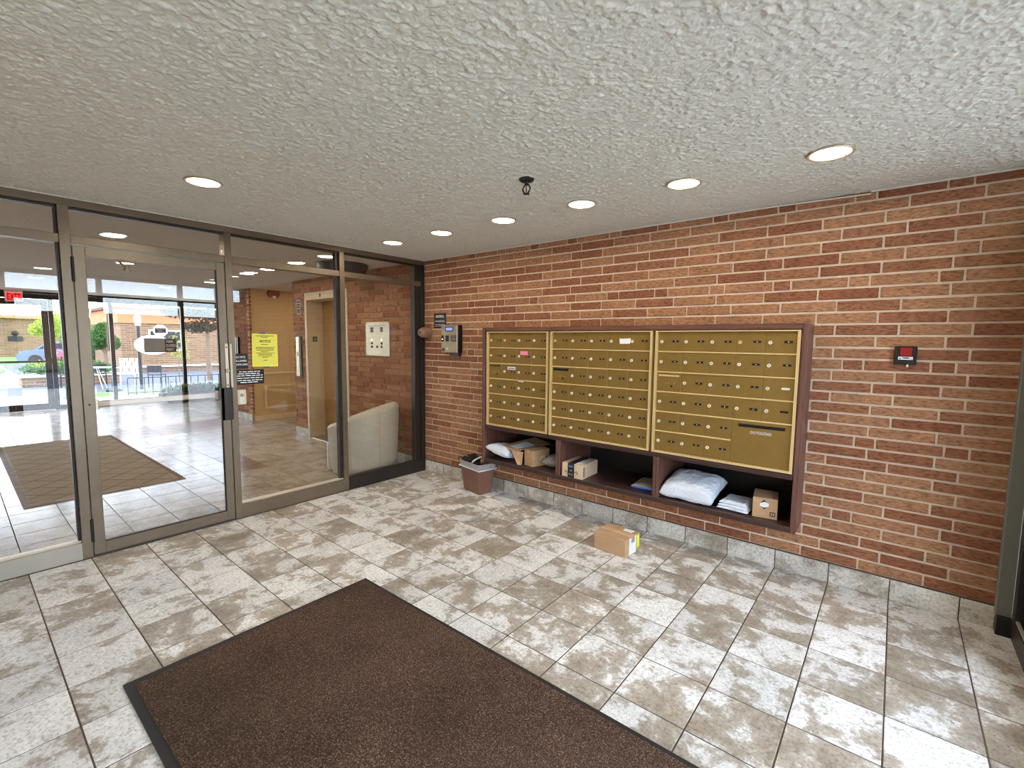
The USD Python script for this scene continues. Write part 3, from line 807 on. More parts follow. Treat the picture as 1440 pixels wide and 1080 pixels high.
obj('lettering', text('OUTGOING', .0175, '-y', (3.592, BY - .0012, .954), depth=.0012, fit=.124), 'white_paper', od)

# ---- parcels in the cubbies
SZ = CABZ0 + .038


def pillow(w, d, h, seed, pinch=.55, nx=28, ny=22, wr=.008):
    """a stuffed plastic mailer: sealed flat edges, bulging wrinkled faces; base at z = 0"""
    V, F = [], []
    for s in (1, -1):
        for j in range(ny + 1):
            for i in range(nx + 1):
                u, v = i / nx * 2 - 1, j / ny * 2 - 1
                prof = (max(0, 1 - abs(u) ** 3.2)) ** pinch * (max(0, 1 - abs(v) ** 3.2)) ** pinch
                x = u * w / 2 * (1 - .05 * (1 - abs(v))); y = v * d / 2 * (1 - .05 * (1 - abs(u)))
                nz = meshkit.fbm(np.array([[u * 3 + seed, v * 3, s * 2.0 + seed]]), 4, seed)[0] - .5
                z = s * (.0018 + h / 2 * prof * (1 if s > 0 else .55)) + nz * wr * (0.3 + prof) * 2
                V.append((x, y, z))
    n = (nx + 1) * (ny + 1)
    idx = lambda s, i, j: s * n + j * (nx + 1) + i
    for s in range(2):
        for j in range(ny):
            for i in range(nx):
                q = [idx(s, i, j), idx(s, i + 1, j), idx(s, i + 1, j + 1), idx(s, i, j + 1)]
                if s: q = q[::-1]
                F += [(q[0], q[1], q[2]), (q[0], q[2], q[3])]
    ring = [(i, 0) for i in range(nx)] + [(nx, j) for j in range(ny)] + [(i, ny) for i in range(nx, 0, -1)] + [(0, j) for j in range(ny, 0, -1)]
    for a, b in zip(ring, ring[1:] + ring[:1]):
        q = [idx(1, *a), idx(1, *b), idx(0, *b), idx(0, *a)]
        F += [(q[0], q[1], q[2]), (q[0], q[2], q[3])]
    V = np.array(V); V[:, 2] = np.maximum(V[:, 2], -h * .42)
    V[:, 2] -= V[:, 2].min()
    return V, np.array(F)


def rot(v, ang, axis):
    return trimesh.transform_points(v, trimesh.transformations.rotation_matrix(math.radians(ang), axis))


# first cubby
t = thing('padded_mailer', 'puffy white padded mailer at the left end of the first cubby', 'package', (1.315, -.105, SZ), rz=-4)
v, f = pillow(.30, .26, .14, 3, pinch=.45, nx=36, ny=30, wr=.010)
v = rot(v, 8, [0, 1, 0]); v = rot(v, -10, [1, 0, 0]); v[:, 2] -= v[:, 2].min()
bg = obj('bag', (v, f), 'white_poly', t, smooth=40)
t = thing('cardboard_box', 'small brown cardboard box with a taped top beside the brown mailer', 'box', (1.672, -.178, SZ), rz=-14)
bx = obj('carton', cbox(-.062, .062, .0, .205, 0, .152, .003), 'cardboard', t)
obj('tape', cbox(-.022, .022, -.0015, .2065, .120, .1535, .0008), 'cardboard_tape', bx)
obj('label', cbox(.0615, .0640, .085, .150, .045, .095, .0006), 'cardboard_light', bx)
t = thing('cardboard_mailer', 'flat brown cardboard mailer with a white label draped beside the small box', 'package', (0, 0, 0))
fl = obj('sleeve', hexa([(1.345, -.165, .520), (1.545, -.215, .505), (1.70, .15, .538), (1.46, .20, .560), (1.343, -.165, .526), (1.545, -.215, .511), (1.70, .15, .544), (1.46, .20, .566)]), 'cardboard', t)
obj('flap', hexa([(1.490, -.205, .505), (1.600, -.190, .503), (1.604, -.170, .503), (1.500, -.185, .505), (1.575, -.218, .385), (1.604, -.200, .385), (1.606, -.190, .385), (1.585, -.200, .385)][::1]), 'cardboard', t)
obj('label', hexa([(1.420, -.150, .5290), (1.530, -.175, .5205), (1.60, .02, .5345), (1.475, .045, .5455), (1.420, -.150, .5300), (1.530, -.175, .5215), (1.60, .02, .5355), (1.475, .045, .5465)]), 'white_paper', fl, label='white address label')
t = thing('soft_parcel', 'small grey plastic parcel behind the divider of the first cubby', 'package', (1.893, -.015, SZ), rz=10)
v, f = pillow(.25, .20, .13, 11); obj('bag', (v, f), 'grey_poly', t, smooth=40)

# second cubby
t = thing('cardboard_box', 'tan shipping box sealed with wide black printed tape', 'box', (2.176, -.095, SZ), rz=1.5)
bx = obj('carton', cbox(-.100, .100, -.135, .135, 0, .122, .003), 'cardboard_light', t)
tp = obj('tape', join(cbox(-.042, .020, -.1368, -.1345, .001, .1222, .0006), cbox(-.042, .020, -.1365, .136, .1215, .1235, .0006)), 'black_plastic', bx, label='wide black packing tape with small printing')
obj('print_badge', cbox(-.032, .010, -.1385, -.136, .088, .107, .0006), 'blue_tape', tp)
obj('print_mark', join(cbox(-.018, .000, -.1385, -.136, .055, .068, .0006), *[cbox(-.034, .012, -.1385, -.136, .036 - k * .007, .038 - k * .007, .0003) for k in range(3)]), 'grey_sign', tp)
sm = [(-.066 + .090 * k / 12, -.1375, .062 - .030 * math.sin(PI * (.08 + .80 * k / 12))) for k in range(13)]
obj('smile', join(tube(sm[:4], .0022, 6), tube(sm[10:], .0022, 6), tube([(.028, -.1375, .052), (.046, -.1375, .060), (.052, -.1375, .048), (.048, -.1375, .036)], .0024, 6)), 'ink', bx, label='curved black smile arrow print')
obj('barcode', join(*[cbox(.0995, .1015, -.125, -.095, .018 + k * .0085, .022 + k * .0085, .0004) for k in range(10)]), 'ink', bx)
obj('shipping_label', cbox(.00, .080, -.10, .035, .1215, .1232, .0006), 'white_paper', bx, label='white shipping label on the lid')
t = thing('bubble_mailer', 'flat mailer with a bright blue edge against the second divider', 'package', (2.775, -.01, SZ), rz=3)
v, f = pillow(.21, .27, .05, 17, wr=.004)
obj('bag', (v, f), 'grey_poly', t, smooth=40)
obj('edge', cbox(-.100, .100, -.138, -.112, .004, .022, .006), 'blue_poly', t, label='bright blue front edge')

# third cubby
t = thing('poly_mailer', 'large bulging white plastic mailer bag, biggest parcel on the cubby shelf', 'package', (3.135, -.045, SZ), rz=-3)
v, f = pillow(.38, .34, .185, 23, pinch=.36, nx=44, ny=36, wr=.016)
v = rot(v, 14, [1, 0, 0]); v[:, 2] -= v[:, 2].min()
obj('bag', (v, f), 'white_poly', t, smooth=40)
t = thing('folded_mailer', 'small folded white plastic mailer next to the upright brown box', 'package', (3.445, -.075, SZ), rz=-4)
for k in range(3):
    v, f = pillow(.20 - .012 * k, .23 - .01 * k, .034, 31 + k, pinch=.25, wr=.003, nx=18, ny=16)
    v[:, 2] += .019 * k
    obj('fold', (v, f), 'white_poly', t, smooth=40)
t = thing('cardboard_box', 'small upright brown box with a white hexagonal sticker in the last cubby', 'box', (3.619, -.068, SZ), rz=9)
bx = obj('carton', cbox(-.073, .073, -.100, .100, 0, .136, .003), 'cardboard', t)
obj('tape', cbox(-.070, .040, -.1015, .1015, .1345, .1378, .0006), 'cardboard_tape', bx)
hx = Polygon([(-.030, .098), (-.004, .112), (.022, .103), (.022, .085), (-.004, .072), (-.030, .082)])
obj('diamond', extrude_y(Polygon([(-.006, .126), (.022, .093), (-.004, .060), (-.032, .093)]), -.1012, -.0995), 'ink', bx)
obj('sticker', extrude_y(hx, -.1022, -.1010), 'white_paper', bx, label='white hexagonal sticker')
obj('mark', extrude_y(sbox(.030, .020, .062, .048).difference(sbox(.034, .024, .045, .044)).difference(sbox(.048, .024, .058, .044)), -.1012, -.0995), 'ink', bx)

# ---- box on the floor
t = thing('cardboard_box', 'cardboard parcel with a yellow label standing on the floor tiles', 'box', (2.722, -.452, .0005), rz=-4)
bx = obj('carton', cbox(-.130, .130, -.105, .105, 0, .132, .003), 'cardboard', t)
obj('tape', join(cbox(-.1315, .1315, -.026, .026, .1310, .1335, .0006), cbox(.1295, .1315, -.026, .026, .085, .1330, .0006)), 'cardboard_tape', bx)
obj('side_tape', cbox(.1295, .1315, -.050, .048, .004, .128, .0005), 'white_paper', bx, label='pale strip on the end of the box')
obj('yellow_label', cbox(.1305, .1325, .060, .092, .030, .122, .0005), 'yellow_label', bx, label='yellow shipping label')
obj('white_label', cbox(.018, .092, .046, .092, .1310, .1332, .0005), 'white_paper', bx, label='white label on the lid')

# ---- waste basket
t = thing('waste_basket', 'brown plastic waste basket lined with a clear bag', 'wastebasket', (1.0, -.152, .0005), rz=-10.5)


def tapered(w0, d0, w1, d1, z0, z1, r, n=6):
    def ring(w, d, z):
        out = []
        for k, (sx, sy) in enumerate(((1, 1), (-1, 1), (-1, -1), (1, -1))):
            for q in range(n + 1):
                a = (k + q / n) * PI / 2
                out.append((sx * (w / 2 - r) + r * math.cos(a), sy * (d / 2 - r) + r * math.sin(a), z))
        return out
    return ring


def bin_wall(w0, d0, w1, d1, z0, z1, th, r=.028, floor_=True):
    g = tapered(w0, d0, w1, d1, z0, z1, r)
    ri = [g(w0, d0, z0), g(w1, d1, z1), g(w1 - 2 * th, d1 - 2 * th, z1), g(w0 - 2 * th, d0 - 2 * th, z0 + th)]
    m = len(ri[0]); V = np.array([p for k in ri for p in k]); F = []
    for a in range(3):
        for i in range(m):
            j = (i + 1) % m
            q = [a * m + i, a * m + j, (a + 1) * m + j, (a + 1) * m + i]
            F += [(q[0], q[1], q[2]), (q[0], q[2], q[3])]
    if floor_:
        for base, s in ((0, 1), (3 * m, -1)):
            for i in range(1, m - 1):
                F.append((base, base + i + 1, base + i) if s > 0 else (base, base + i, base + i + 1))
    return V, np.array(F)


bn = obj('bin', bin_wall(.285, .165, .345, .215, 0, .305, .004), 'brown_plastic', t, smooth=35)
obj('rim', bin_wall(.347, .217, .353, .223, .292, .308, .006, floor_=False), 'brown_plastic', bn, smooth=35)
obj('liner', bin_wall(.350, .218, .362, .232, .250, .315, .0015, r=.034, floor_=False), 'clear_liner', t, smooth=35, label='clear plastic bin liner folded over the rim')
obj('liner_roll', join(*[tube([(-.176, s * .113, .252), (.176, s * .113, .252)], .006) for s in (-1, 1)], *[tube([(s * .176, -.113, .252), (s * .176, .113, .252)], .006) for s in (-1, 1)]), 'white_poly', t)
pap = [((-.075, -.035, .318), 28, 28, 'ink', (.17, .12)), ((-.01, -.030, .322), -30, 66, 'white_paper', (.20, .035)), ((-.10, .045, .322), 34, -20, 'ink', (.14, .10)), ((.07, .0, .312), -22, 10, 'stone_dark', (.16, .15)), ((.055, .03, .326), 14, -50, 'cardboard', (.10, .06))]
for k, (p, tilt, spin, m_, (a, b)) in enumerate(pap):
    w = thing('magazine' if m_ != 'white_paper' else 'paper_sheet',
              ['dark folded flyer sticking out of the waste basket', 'white paper strip folded across the waste basket', 'dark glossy magazine at the back edge of the waste basket', 'brown printed leaflet lying in the waste basket', 'small tan scrap of card on top of the waste basket'][k], 'paper', (1.0 + p[0], -.150 + p[1], p[2]), rz=spin)
    gx = np.linspace(-a / 2, a / 2, 9); pts = np.stack([gx, np.zeros(9), .012 * np.cos(gx / a * PI * 1.5)], -1)
    V = np.concatenate([[(x, s * b / 2, z + q) for x, _, z in pts] for s in (-1, 1) for q in (0, .0015)])
    F = []
    for i in range(8):
        a0, a1, b0, b1 = i, 9 + i, 18 + i, 27 + i
        F += [(a1, a1 + 1, b1 + 1), (a1, b1 + 1, b1), (a0, b0 + 1, a0 + 1), (a0, b0, b0 + 1), (a0, a0 + 1, a1 + 1), (a0, a1 + 1, a1), (b0, b1 + 1, b0 + 1), (b0, b1, b1 + 1)]
    F += [(0, 9, 27), (0, 27, 18), (8, 26, 35), (8, 35, 17)]
    V = rot(V, tilt, [0, 1, 0]) + np.array([0, 0, -.012])
    obj('sheet', (V, np.array(F)), m_, w)

# ---- brown floor mat
t = thing('floor_mat', 'brown ribbed entrance mat with a black rubber border', 'mat', (0, 0, 0))
mo = Polygon([(1.705, -1.925), (1.711, -3.145), (4.80, -3.13), (4.79, -1.905)])
mi = Polygon([(1.722, -1.945), (1.752, -3.112), (4.76, -3.10), (4.75, -1.928)])
m = trimesh.creation.extrude_polygon(mo.difference(mi), .009, engine='earcut'); m.apply_translation([0, 0, .0008])
obj('border', m, 'black_rubber', t)
m = trimesh.creation.extrude_polygon(mi, .0115, engine='earcut'); m.apply_translation([0, 0, .0008])
obj('carpet', m, 'carpet_brown', t)

# ================================================================== WALL AND CEILING FITTINGS
t = thing('intercom', 'stainless steel door intercom box with a lit blue display', 'intercom', (0, 0, 0))
obj('housing', cbox(.375, .622, -.066, .002, 1.400, 1.702, .004), 'black_plastic', t)
fp = obj('face_plate', cbox(.366, .618, -.075, -.064, 1.402, 1.702, .004), 'steel', t)
obj('display_frame', cbox(.434, .560, -.0775, -.072, 1.634, 1.682, .002), 'black_plastic', fp)
obj('display', cbox(.446, .548, -.079, -.076, 1.643, 1.673, .001), 'lcd_blue', fp, label='lit blue display')
for k, (xx, w) in enumerate(((.388, .034), (.462, .052), (.560, .072))):
    obj('speaker_grille' if k == 0 else 'button_panel', cbox(xx - w / 2, xx + w / 2, -.078, -.073, 1.525, 1.590, .003), 'iron', fp)
for r in range(3):
    for c in range(3):
        obj('button', cbox(.538 + c * .020, .552 + c * .020, -.081, -.077, 1.535 + r * .018, 1.547 + r * .018, .001), 'steel', fp)
obj('camera_eye', cyl(.006, .004, (.388, -.077, 1.548), 'y', n=12), 'button_glow', fp)
obj('lock', cyl(.013, .010, (.474, -.072, 1.448), 'y', n=18), 'nickel', fp)
obj('cutout', cyl(.020, .004, (.402, -.0735, 1.435), 'y', n=18), 'bronze_dark', fp)
obj('key_switch', join(cyl(.012, .03, (.628, -.03, 1.383), 'y', n=14), cyl(.006, .04, (.60, -.045, 1.388), 'x', n=10)), 'iron', t)
obj('lower_plate', cbox(.43, .60, -.010, .0, 1.33, 1.400, .002), 'brown_plastic', t)

t = thing('notice_plate', 'small black notice plate with white lines above the intercom', 'sign', (0, 0, 0))
pl = obj('plate', cbox(.170, .366, -.008, .002, 1.676, 1.838, .002), 'black_plastic', t)
ln = []
for z, w in ((1.812, .12), (1.796, .14)):
    ln.append((z, w, .009))
for z, w in ((1.755, .15), (1.742, .17), (1.712, .16), (1.698, .17)):
    ln.append((z, w, .004))
rl = random.Random(5)


def words_line(x, z, w, h, y, facing='-y'):
    """a line of print too small to read: word-long strokes"""
    out, p = [], x - w / 2
    while p < x + w / 2 - h:
        L = min(rl.uniform(2.2, 6) * h, x + w / 2 - p)
        out.append(cbox(p, p + L, y - .0008, y + .0004, z - h / 2, z + h / 2, .0001) if facing == '-y' else cbox(y - .0004, y + .0008, p, p + L, z - h / 2, z + h / 2, .0001))
        p += L + h * .8
    return join(*out)


obj('lettering', join(*[words_line(.268, z, w, h, -.0082) for z, w, h in ln]), 'white_paper', pl)

t = thing('security_camera', 'round brown security camera on the brick beside the corner post', 'camera', (.082, 0, 1.622))
obj('mount', lathe([(0, .0), (.058, .0), (.058, .012), (.050, .018), (0, .018)], 28, 'y'), 'camera_brown', t, smooth=35)
obj('shell', lathe([(0, .016), (.050, .016), (.060, .045), (.060, .085), (.052, .115), (.040, .128), (0, .128)], 28, 'y'), 'camera_brown', t, smooth=35)
ey = obj('eye_ring', lathe([(.020, .120), (.040, .120), (.040, .134), (.034, .138), (.022, .136)], 24, 'y', (-.006, 0, 0)), 'camera_brown', t, smooth=35)
obj('lens', cyl(.020, .012, (-.008, -.122, 0), 'y', n=18), 'black_plastic', t)

t = thing('push_button_plate', 'black wall plate with a red push button and white label', 'switch', (0, 0, 0))
pl = obj('plate', cbox(4.229, 4.329, -.028, .002, 1.424, 1.527, .003), 'black_plastic', t)
obj('button', cbox(4.253, 4.308, -.036, -.026, 1.472, 1.521, .003), 'red_plastic', t, label='red push button')
lb = obj('label', cbox(4.247, 4.313, -.030, -.0272, 1.450, 1.468, .0006), 'white_paper', t)
obj('print', join(words_line(4.284, 1.461, .034, .005, -.0302), cbox(4.253, 4.259, -.0308, -.0298, 1.454, 1.459, .0003)), 'ink', lb)
obj('key_barrel', cyl(.006, .018, (4.290, -.014, 1.408), 'z', n=12), 'nickel', t)

# recessed lights
fix = thing('downlight', 'recessed ceiling light closest to the street front', 'ceiling light', (3.935, -.812, CEIL), group='ceiling downlights')
obj('trim_ring', lathe([(.082, .004), (.097, .002), (.099, -.004), (.096, -.009), (.084, -.007), (.080, .0), (.080, .004)], 40), 'ring_metal', fix, smooth=40)
obj('lens', lathe([(0, -.0035), (.082, -.0035), (.082, .001), (0, .001)], 40), 'lamp_glow', fix, label='glowing white lens')
for (x, y), l in zip([(3.240, -.808), (2.574, -.818), (1.894, -.818), (1.212, -.825), (.545, -.83), (1.063, -2.53)],
                     ['ceiling downlight above the outgoing mail door, second from the street front', 'ceiling downlight behind the sprinkler head, over the middle mailboxes', 'ceiling downlight over the narrow mailbox bank',
                      'ceiling downlight over the waste basket', 'ceiling downlight closest to the glass corner', 'lone ceiling downlight in front of the glass lobby door']):
    dup(fix, (x, y, CEIL), 0, l)
lf = thing('lobby_downlight', 'lobby ceiling light above the tub armchair', 'ceiling light', (-.655, -.83, CEIL), group='lobby downlights')
obj('trim_ring', lathe([(.082, .004), (.097, .002), (.099, -.002), (.096, -.006), (.084, -.004), (.080, .0), (.080, .004)], 32), 'trim_white', lf, smooth=40)
obj('lens', lathe([(0, -.0035), (.082, -.0035), (.082, .001), (0, .001)], 32), 'lobby_glow', lf, label='glowing white lens')
for (x, y), l in zip([(-1.385, -.815), (-2.20, -.80), (-2.86, -.80), (-1.24, -2.535), (-3.13, -2.085), (-4.45, -.74), (-4.60, -2.66), (-6.02, -.96), (-6.1, -2.6), (-4.05, .75), (-4.05, 2.2)],
                     ['lobby ceiling light in front of the elevator', 'lobby ceiling light before the corridor mouth', 'lobby ceiling light at the corridor corner', 'lobby ceiling light behind the glass above the door',
                      'lobby ceiling light over the middle of the runner', 'lobby ceiling light by the brick pier', 'lobby ceiling light over the far end of the runner', 'lobby ceiling light near the planter', 'lobby ceiling light nearest the far glass door', 'corridor ceiling light just inside the corridor mouth', 'corridor ceiling light deep in the corridor']):
    dup(lf, (x, y, CEIL), 0, l)

t = thing('sprinkler', 'dark fire sprinkler head under the popcorn ceiling', 'sprinkler', (2.575, -1.412, CEIL))
obj('escutcheon', lathe([(0, .001), (.042, .001), (.044, -.004), (.036, -.012), (.016, -.016), (0, -.016)], 28), 'iron', t, smooth=35)
obj('body', cyl(.012, .020, (0, 0, -.034), n=16), 'iron', t)
for s in (-1, 1):
    a_ = [(s * (.010 + .016 * math.sin(PI * k / 8)), 0, -.030 - .048 * k / 8) for k in range(9)]
    obj('frame_arm', tube(a_, .004, 8), 'iron', t)
obj('bulb', cyl(.0035, .036, (0, 0, -.072), n=10), 'brass', t)
obj('deflector', join(cyl(.019, .003, (0, 0, -.082), n=20), *[cbox(-.003, .003, -.024, .024, -.082, -.0795, .0005)], cyl(.006, .008, (0, 0, -.086), n=12)), 'iron', t)

# ---- notices on the glass
GX = -.0455
t = thing('paper_notice', 'yellow paper notice taped to the glass', 'notice', (0, 0, 0))
sh = obj('sheet', hexa([(GX, -1.874, 1.292), (GX + .0006, -1.874, 1.292), (GX + .0006, -1.655, 1.287), (GX, -1.655, 1.287), (GX, -1.867, 1.579), (GX + .0006, -1.867, 1.579), (GX + .0006, -1.654, 1.574), (GX, -1.654, 1.574)]), 'yellow_paper', t)
obj('heading', text('NOTICE', .019, '+x', (GX + .0012, -1.758, 1.512), bold=True, fit=.09), 'ink', sh)
obj('print', join(*[words_line(-1.762, z, w, .0042, GX + .001, '+x') for z, w in ((1.558, .15), (1.547, .06), (1.484, .06), (1.458, .155), (1.446, .155), (1.434, .14), (1.422, .07), (1.408, .155), (1.396, .11), (1.383, .12), (1.371, .05), (1.344, .035))]), 'ink', sh)
for y, z in ((-1.78, 1.581), (-1.755, 1.284)):
    obj('tape', cbox(GX - .0002, GX + .0014, y - .025, y + .025, z - .006, z + .006, .0003), 'blue_tape', t, label='strip of blue tape')
t = thing('pets_sign', 'black NO PETS ALLOWED IN BUILDING sign on the glass', 'sign', (0, 0, 0))
pl = obj('plate', cbox(GX, GX + .003, -2.012, -1.908, 1.278, 1.405, .001), 'black_plastic', t)
obj('lettering', join(text('NO PETS', .0165, '+x', (GX + .0034, -1.966, 1.376), True, fit=.078), text('ALLOWED', .0165, '+x', (GX + .0034, -1.962, 1.345), True, fit=.088), text('IN BUILDING', .0165, '+x', (GX + .0034, -1.961, 1.314), True, fit=.100)), 'white_paper', pl)
t = thing('rules_sign', 'wide black sign with six lines of small white print', 'sign', (0, 0, 0))
pl = obj('plate', cbox(GX, GX + .003, -2.014, -1.780, 1.142, 1.268, .001), 'black_plastic', t)
obj('lettering', join(*[words_line(-1.897, z, w, .0085, GX + .0032, '+x') for z, w in ((1.251, .17), (1.234, .19), (1.217, .21), (1.197, .21), (1.177, .20), (1.160, .15))]), 'white_paper', pl)
t = thing('key_box', 'small cream key-switch box beside the door jamb under the black signs', 'switch', (0, 0, 0))
bx = obj('housing', cbox(-.058, -.018, -2.014, -1.940, .975, 1.100, .004), 'cream_paint', t)
obj('insert', cbox(-.020, -.015, -1.996, -1.957, .978, 1.097, .002), 'white_plastic', bx)
obj('knob', join(cyl(.014, .012, (-.016, -1.976, 1.055), 'x', n=16), cbox(-.016, -.002, -1.990, -1.962, 1.060, 1.066, .002)), 'steel', bx)

# ================================================================== LOBBY
t = thing('elevator', 'tan elevator entrance with a bronze sliding door in the brick wall', 'elevator', (0, 0, 0))
obj('jamb', cbox(ELX0, ELX0 + .060, -.012, .28, 0, ELZ, .003), 'tan_metal', t)
obj('jamb', cbox(ELX1 - .060, ELX1, -.012, .28, 0, ELZ, .003), 'tan_metal', t)
obj('head', cbox(ELX0 + .06, ELX1 - .06, -.012, .28, 2.122, ELZ, .003), 'tan_metal', t)
obj('door', cbox(ELX0 + .06, -2.22, .245, .275, .012, 2.122, .002), 'door_metal', t)
obj('door', cbox(-2.214, ELX1 - .06, .245, .275, .012, 2.122, .002), 'door_metal', t)
obj('sill', cbox(ELX0 + .06, ELX1 - .06, .0, .28, -.002, .010, .002), 'steel', t)
np_ = obj('number_plate', cbox(ELX0 + .060, ELX0 + .064, .075, .150, 1.495, 1.575, .001), 'iron', t, label='dark floor number plate')
obj('lettering', text('1', .03, '+x', (ELX0 + .0645, .112, 1.535)), 'white_paper', np_)
obj('head_light', cbox(-2.35, -2.32, -.016, -.010, 2.150, 2.205, .001), 'iron', t)

t = thing('elevator_call_panel', 'narrow steel elevator call panel on the brick beside the elevator', 'panel', (0, 0, 0))
obj('back_box', cbox(-3.065, -2.925, -.035, .002, .950, 1.575, .003), 'bronze_dark', t)
fp = obj('face_plate', cbox(-3.065, -2.965, -.042, -.034, .952, 1.573, .003), 'steel', t)
obj('display', cbox(-3.035, -2.995, -.045, -.041, 1.270, 1.330, .001), 'black_plastic', fp)
for z in (1.13, 1.08):
    obj('button', cyl(.014, .006, (-3.015, -.041, z), 'y', n=16), 'nickel', fp)
obj('paper_tag', cbox(-3.13, -3.07, -.006, .0, 1.38, 1.48, .001), 'trim_white', t)
t = thing('fire_sign', 'grey elevator fire instruction plate high on the brick', 'sign', (0, 0, 0))
pl = obj('plate', cbox(-3.085, -2.945, -.006, .002, 1.915, 2.145, .001), 'grey_sign', t)
obj('print', join(*[cbox(-3.06, -2.97, -.0075, -.0055, z, z + .018, .0003) for z in (2.10, 2.055, 2.02, 1.975, 1.945)]), 'ink', pl)
t = thing('pier_call_panel', 'steel call panel on the brick pier by the corridor', 'panel', (0, 0, 0))
obj('back_box', cbox(-5.62, -5.38, -.035, .002, 1.00, 1.56, .003), 'black_plastic', t)
fp = obj('face_plate', cbox(-5.62, -5.46, -.042, -.034, 1.002, 1.558, .003), 'steel', t)
obj('button', cyl(.016, .006, (-5.53, -.041, 1.2), 'y', n=16), 'nickel', fp)

t = thing('key_switch_panel', 'wide stainless key-switch panel on the lobby brick behind the glass', 'panel', (0, 0, 0))
pl = obj('plate', cbox(-1.178, -.660, -.014, .002, 1.326, 1.765, .003), 'steel', t)
obj('window', cbox(-1.070, -1.008, -.017, -.012, 1.630, 1.695, .001), 'black_plastic', pl)
w_ = obj('window', cbox(-.860, -.780, -.017, -.012, 1.630, 1.705, .001), 'white_plastic', pl)
obj('glyph', cbox(-.850, -.795, -.019, -.016, 1.635, 1.695, .001), 'bronze_dark', w_)
for x in (-1.04, -.828):
    obj('lamp', cyl(.013, .008, (x, -.012, 1.535), 'y', n=16), 'button_glow', pl)
    for z in (1.49, 1.445):
        obj('key_lock', cyl(.015, .01, (x, -.012, z), 'y', n=16), 'iron', pl)
obj('key_lock', cyl(.015, .01, (-.925, -.012, 1.445), 'y', n=16), 'iron', pl)
obj('seam', cbox(-1.12, -.72, -.0155, -.0135, 1.712, 1.716, .0004), 'iron', pl)
for x in (-1.155, -.683):
    for z in (1.345, 1.745):
        obj('screw', cyl(.006, .003, (x, -.013, z), 'y', n=10), 'iron', pl)

t = thing('fire_alarm', 'dark red fire alarm horn high on the tan corridor wall', 'alarm', (-4.9, .43, 2.30))
obj('housing', extrude_x(Polygon([(-.10, .13), (.10, .13), (.105, .05), (.065, 0), (-.065, 0), (-.105, .05)]), 0, .06), 'red_alarm', t)
obj('strobe', cbox(.055, .075, -.03, .03, -.012, .03, .004), 'white_plastic', t)

t = thing('ceiling_speaker', 'black round surface-mounted fixture on the lobby ceiling behind the mullion', 'ceiling fixture', (-1.02, -.42, CEIL))
obj('housing', lathe([(0, 0), (.30, 0), (.30, -.02), (.27, -.10), (.24, -.12), (0, -.12)], 40), 'black_paint', t, smooth=35)
obj('lamp', cyl(.02, .02, (.22, -.1, -.135), n=14), 'steel', t)

# tub armchair
t = thing('tub_armchair', 'beige leather tub armchair against the lobby glass', 'armchair', (-.600, -.452, 0), rz=math.degrees(math.atan2(.60, .80)))


def tub(ro, ri, a0, a1, zb, ztop, n=72, grow=.0, rise=None):
    """upright shell round the seat from azimuth a0 to a1 with a rounded top edge"""
    V, F = [], []
    prof_n = 5
    for i in range(n + 1):
        a = a0 + (a1 - a0) * i / n; zt = ztop(a)
        sec = [(ro - .03, zb), (ro, zb + .10), (ro + grow * .6, zb + (zt - zb) * .6), (ro + grow, zt - .05)]
        rm, hw = (ro + grow + ri) / 2, (ro + grow - ri) / 2
        sec += [(rm + hw * math.cos(q), zt - .05 + .05 * math.sin(q)) for q in np.linspace(.3, PI - .3, prof_n)]
        sec += [(ri, zt - .05), (ri, zb + .2), (ri, zb)]
        V += [(r * math.cos(a), r * math.sin(a), z) for r, z in sec]
    k = len(sec)
    for i in range(n):
        for q in range(k):
            p, r_ = q, (q + 1) % k
            F += [(i * k + p, (i + 1) * k + p, (i + 1) * k + r_), (i * k + p, (i + 1) * k + r_, i * k + r_)]
    for i, s in ((0, 1), (n, -1)):
        for q in range(1, k - 1):
            F.append((i * k, i * k + q, i * k + q + 1) if s > 0 else (i * k, i * k + q + 1, i * k + q))
    return np.array(V), np.array(F)


zt = lambda a: .535 + .265 * (0.5 + 0.5 * math.cos(a)) ** .9
obj('shell', tub(.395, .285, -2.35, 2.35, .02, zt, grow=.025), 'beige_leather', t, smooth=45)
obj('seat_base', lathe([(0, .02), (.30, .02), (.30, .27), (0, .27)], 48), 'beige_leather', t, smooth=35)
obj('seat_cushion', lathe([(0, .26), (.27, .26), (.288, .285), (.288, .37), (.26, .41), (0, .425)], 48), 'beige_leather', t, smooth=45)
fr_ = [(-.30, y, 0) for y in (-.2, .2)]
obj('front_panel', cbox(-.36, -.27, -.215, .215, .02, .36, .03), 'beige_leather', t, smooth=50)
for a in (-1.55, -.75, .75, 1.55):
    p = [((.397 + .025 * q) * math.cos(a), (.397 + .025 * q) * math.sin(a), .10 + (zt(a) - .14) * q) for q in np.linspace(0, 1, 8)]
    obj('seam', tube(p, .003, 6), 'tan_metal', t)

# runner, planter
t = thing('runner_rug', 'tan diamond-pattern runner rug on the lobby floor', 'rug', (0, 0, 0))
mo = Polygon([(-1.66, -1.97), (-1.66, -3.20), (-5.2, -3.20), (-5.2, -1.99)]); mi = mo.buffer(-.045, join_style=2)
m = trimesh.creation.extrude_polygon(mo.difference(mi), .006, engine='earcut'); m.apply_translation([0, 0, .0008]); obj('border', m, 'runner_edge', t)
m = trimesh.creation.extrude_polygon(mi, .008, engine='earcut'); m.apply_translation([0, 0, .0008]); obj('carpet', m, 'runner_diamond', t)


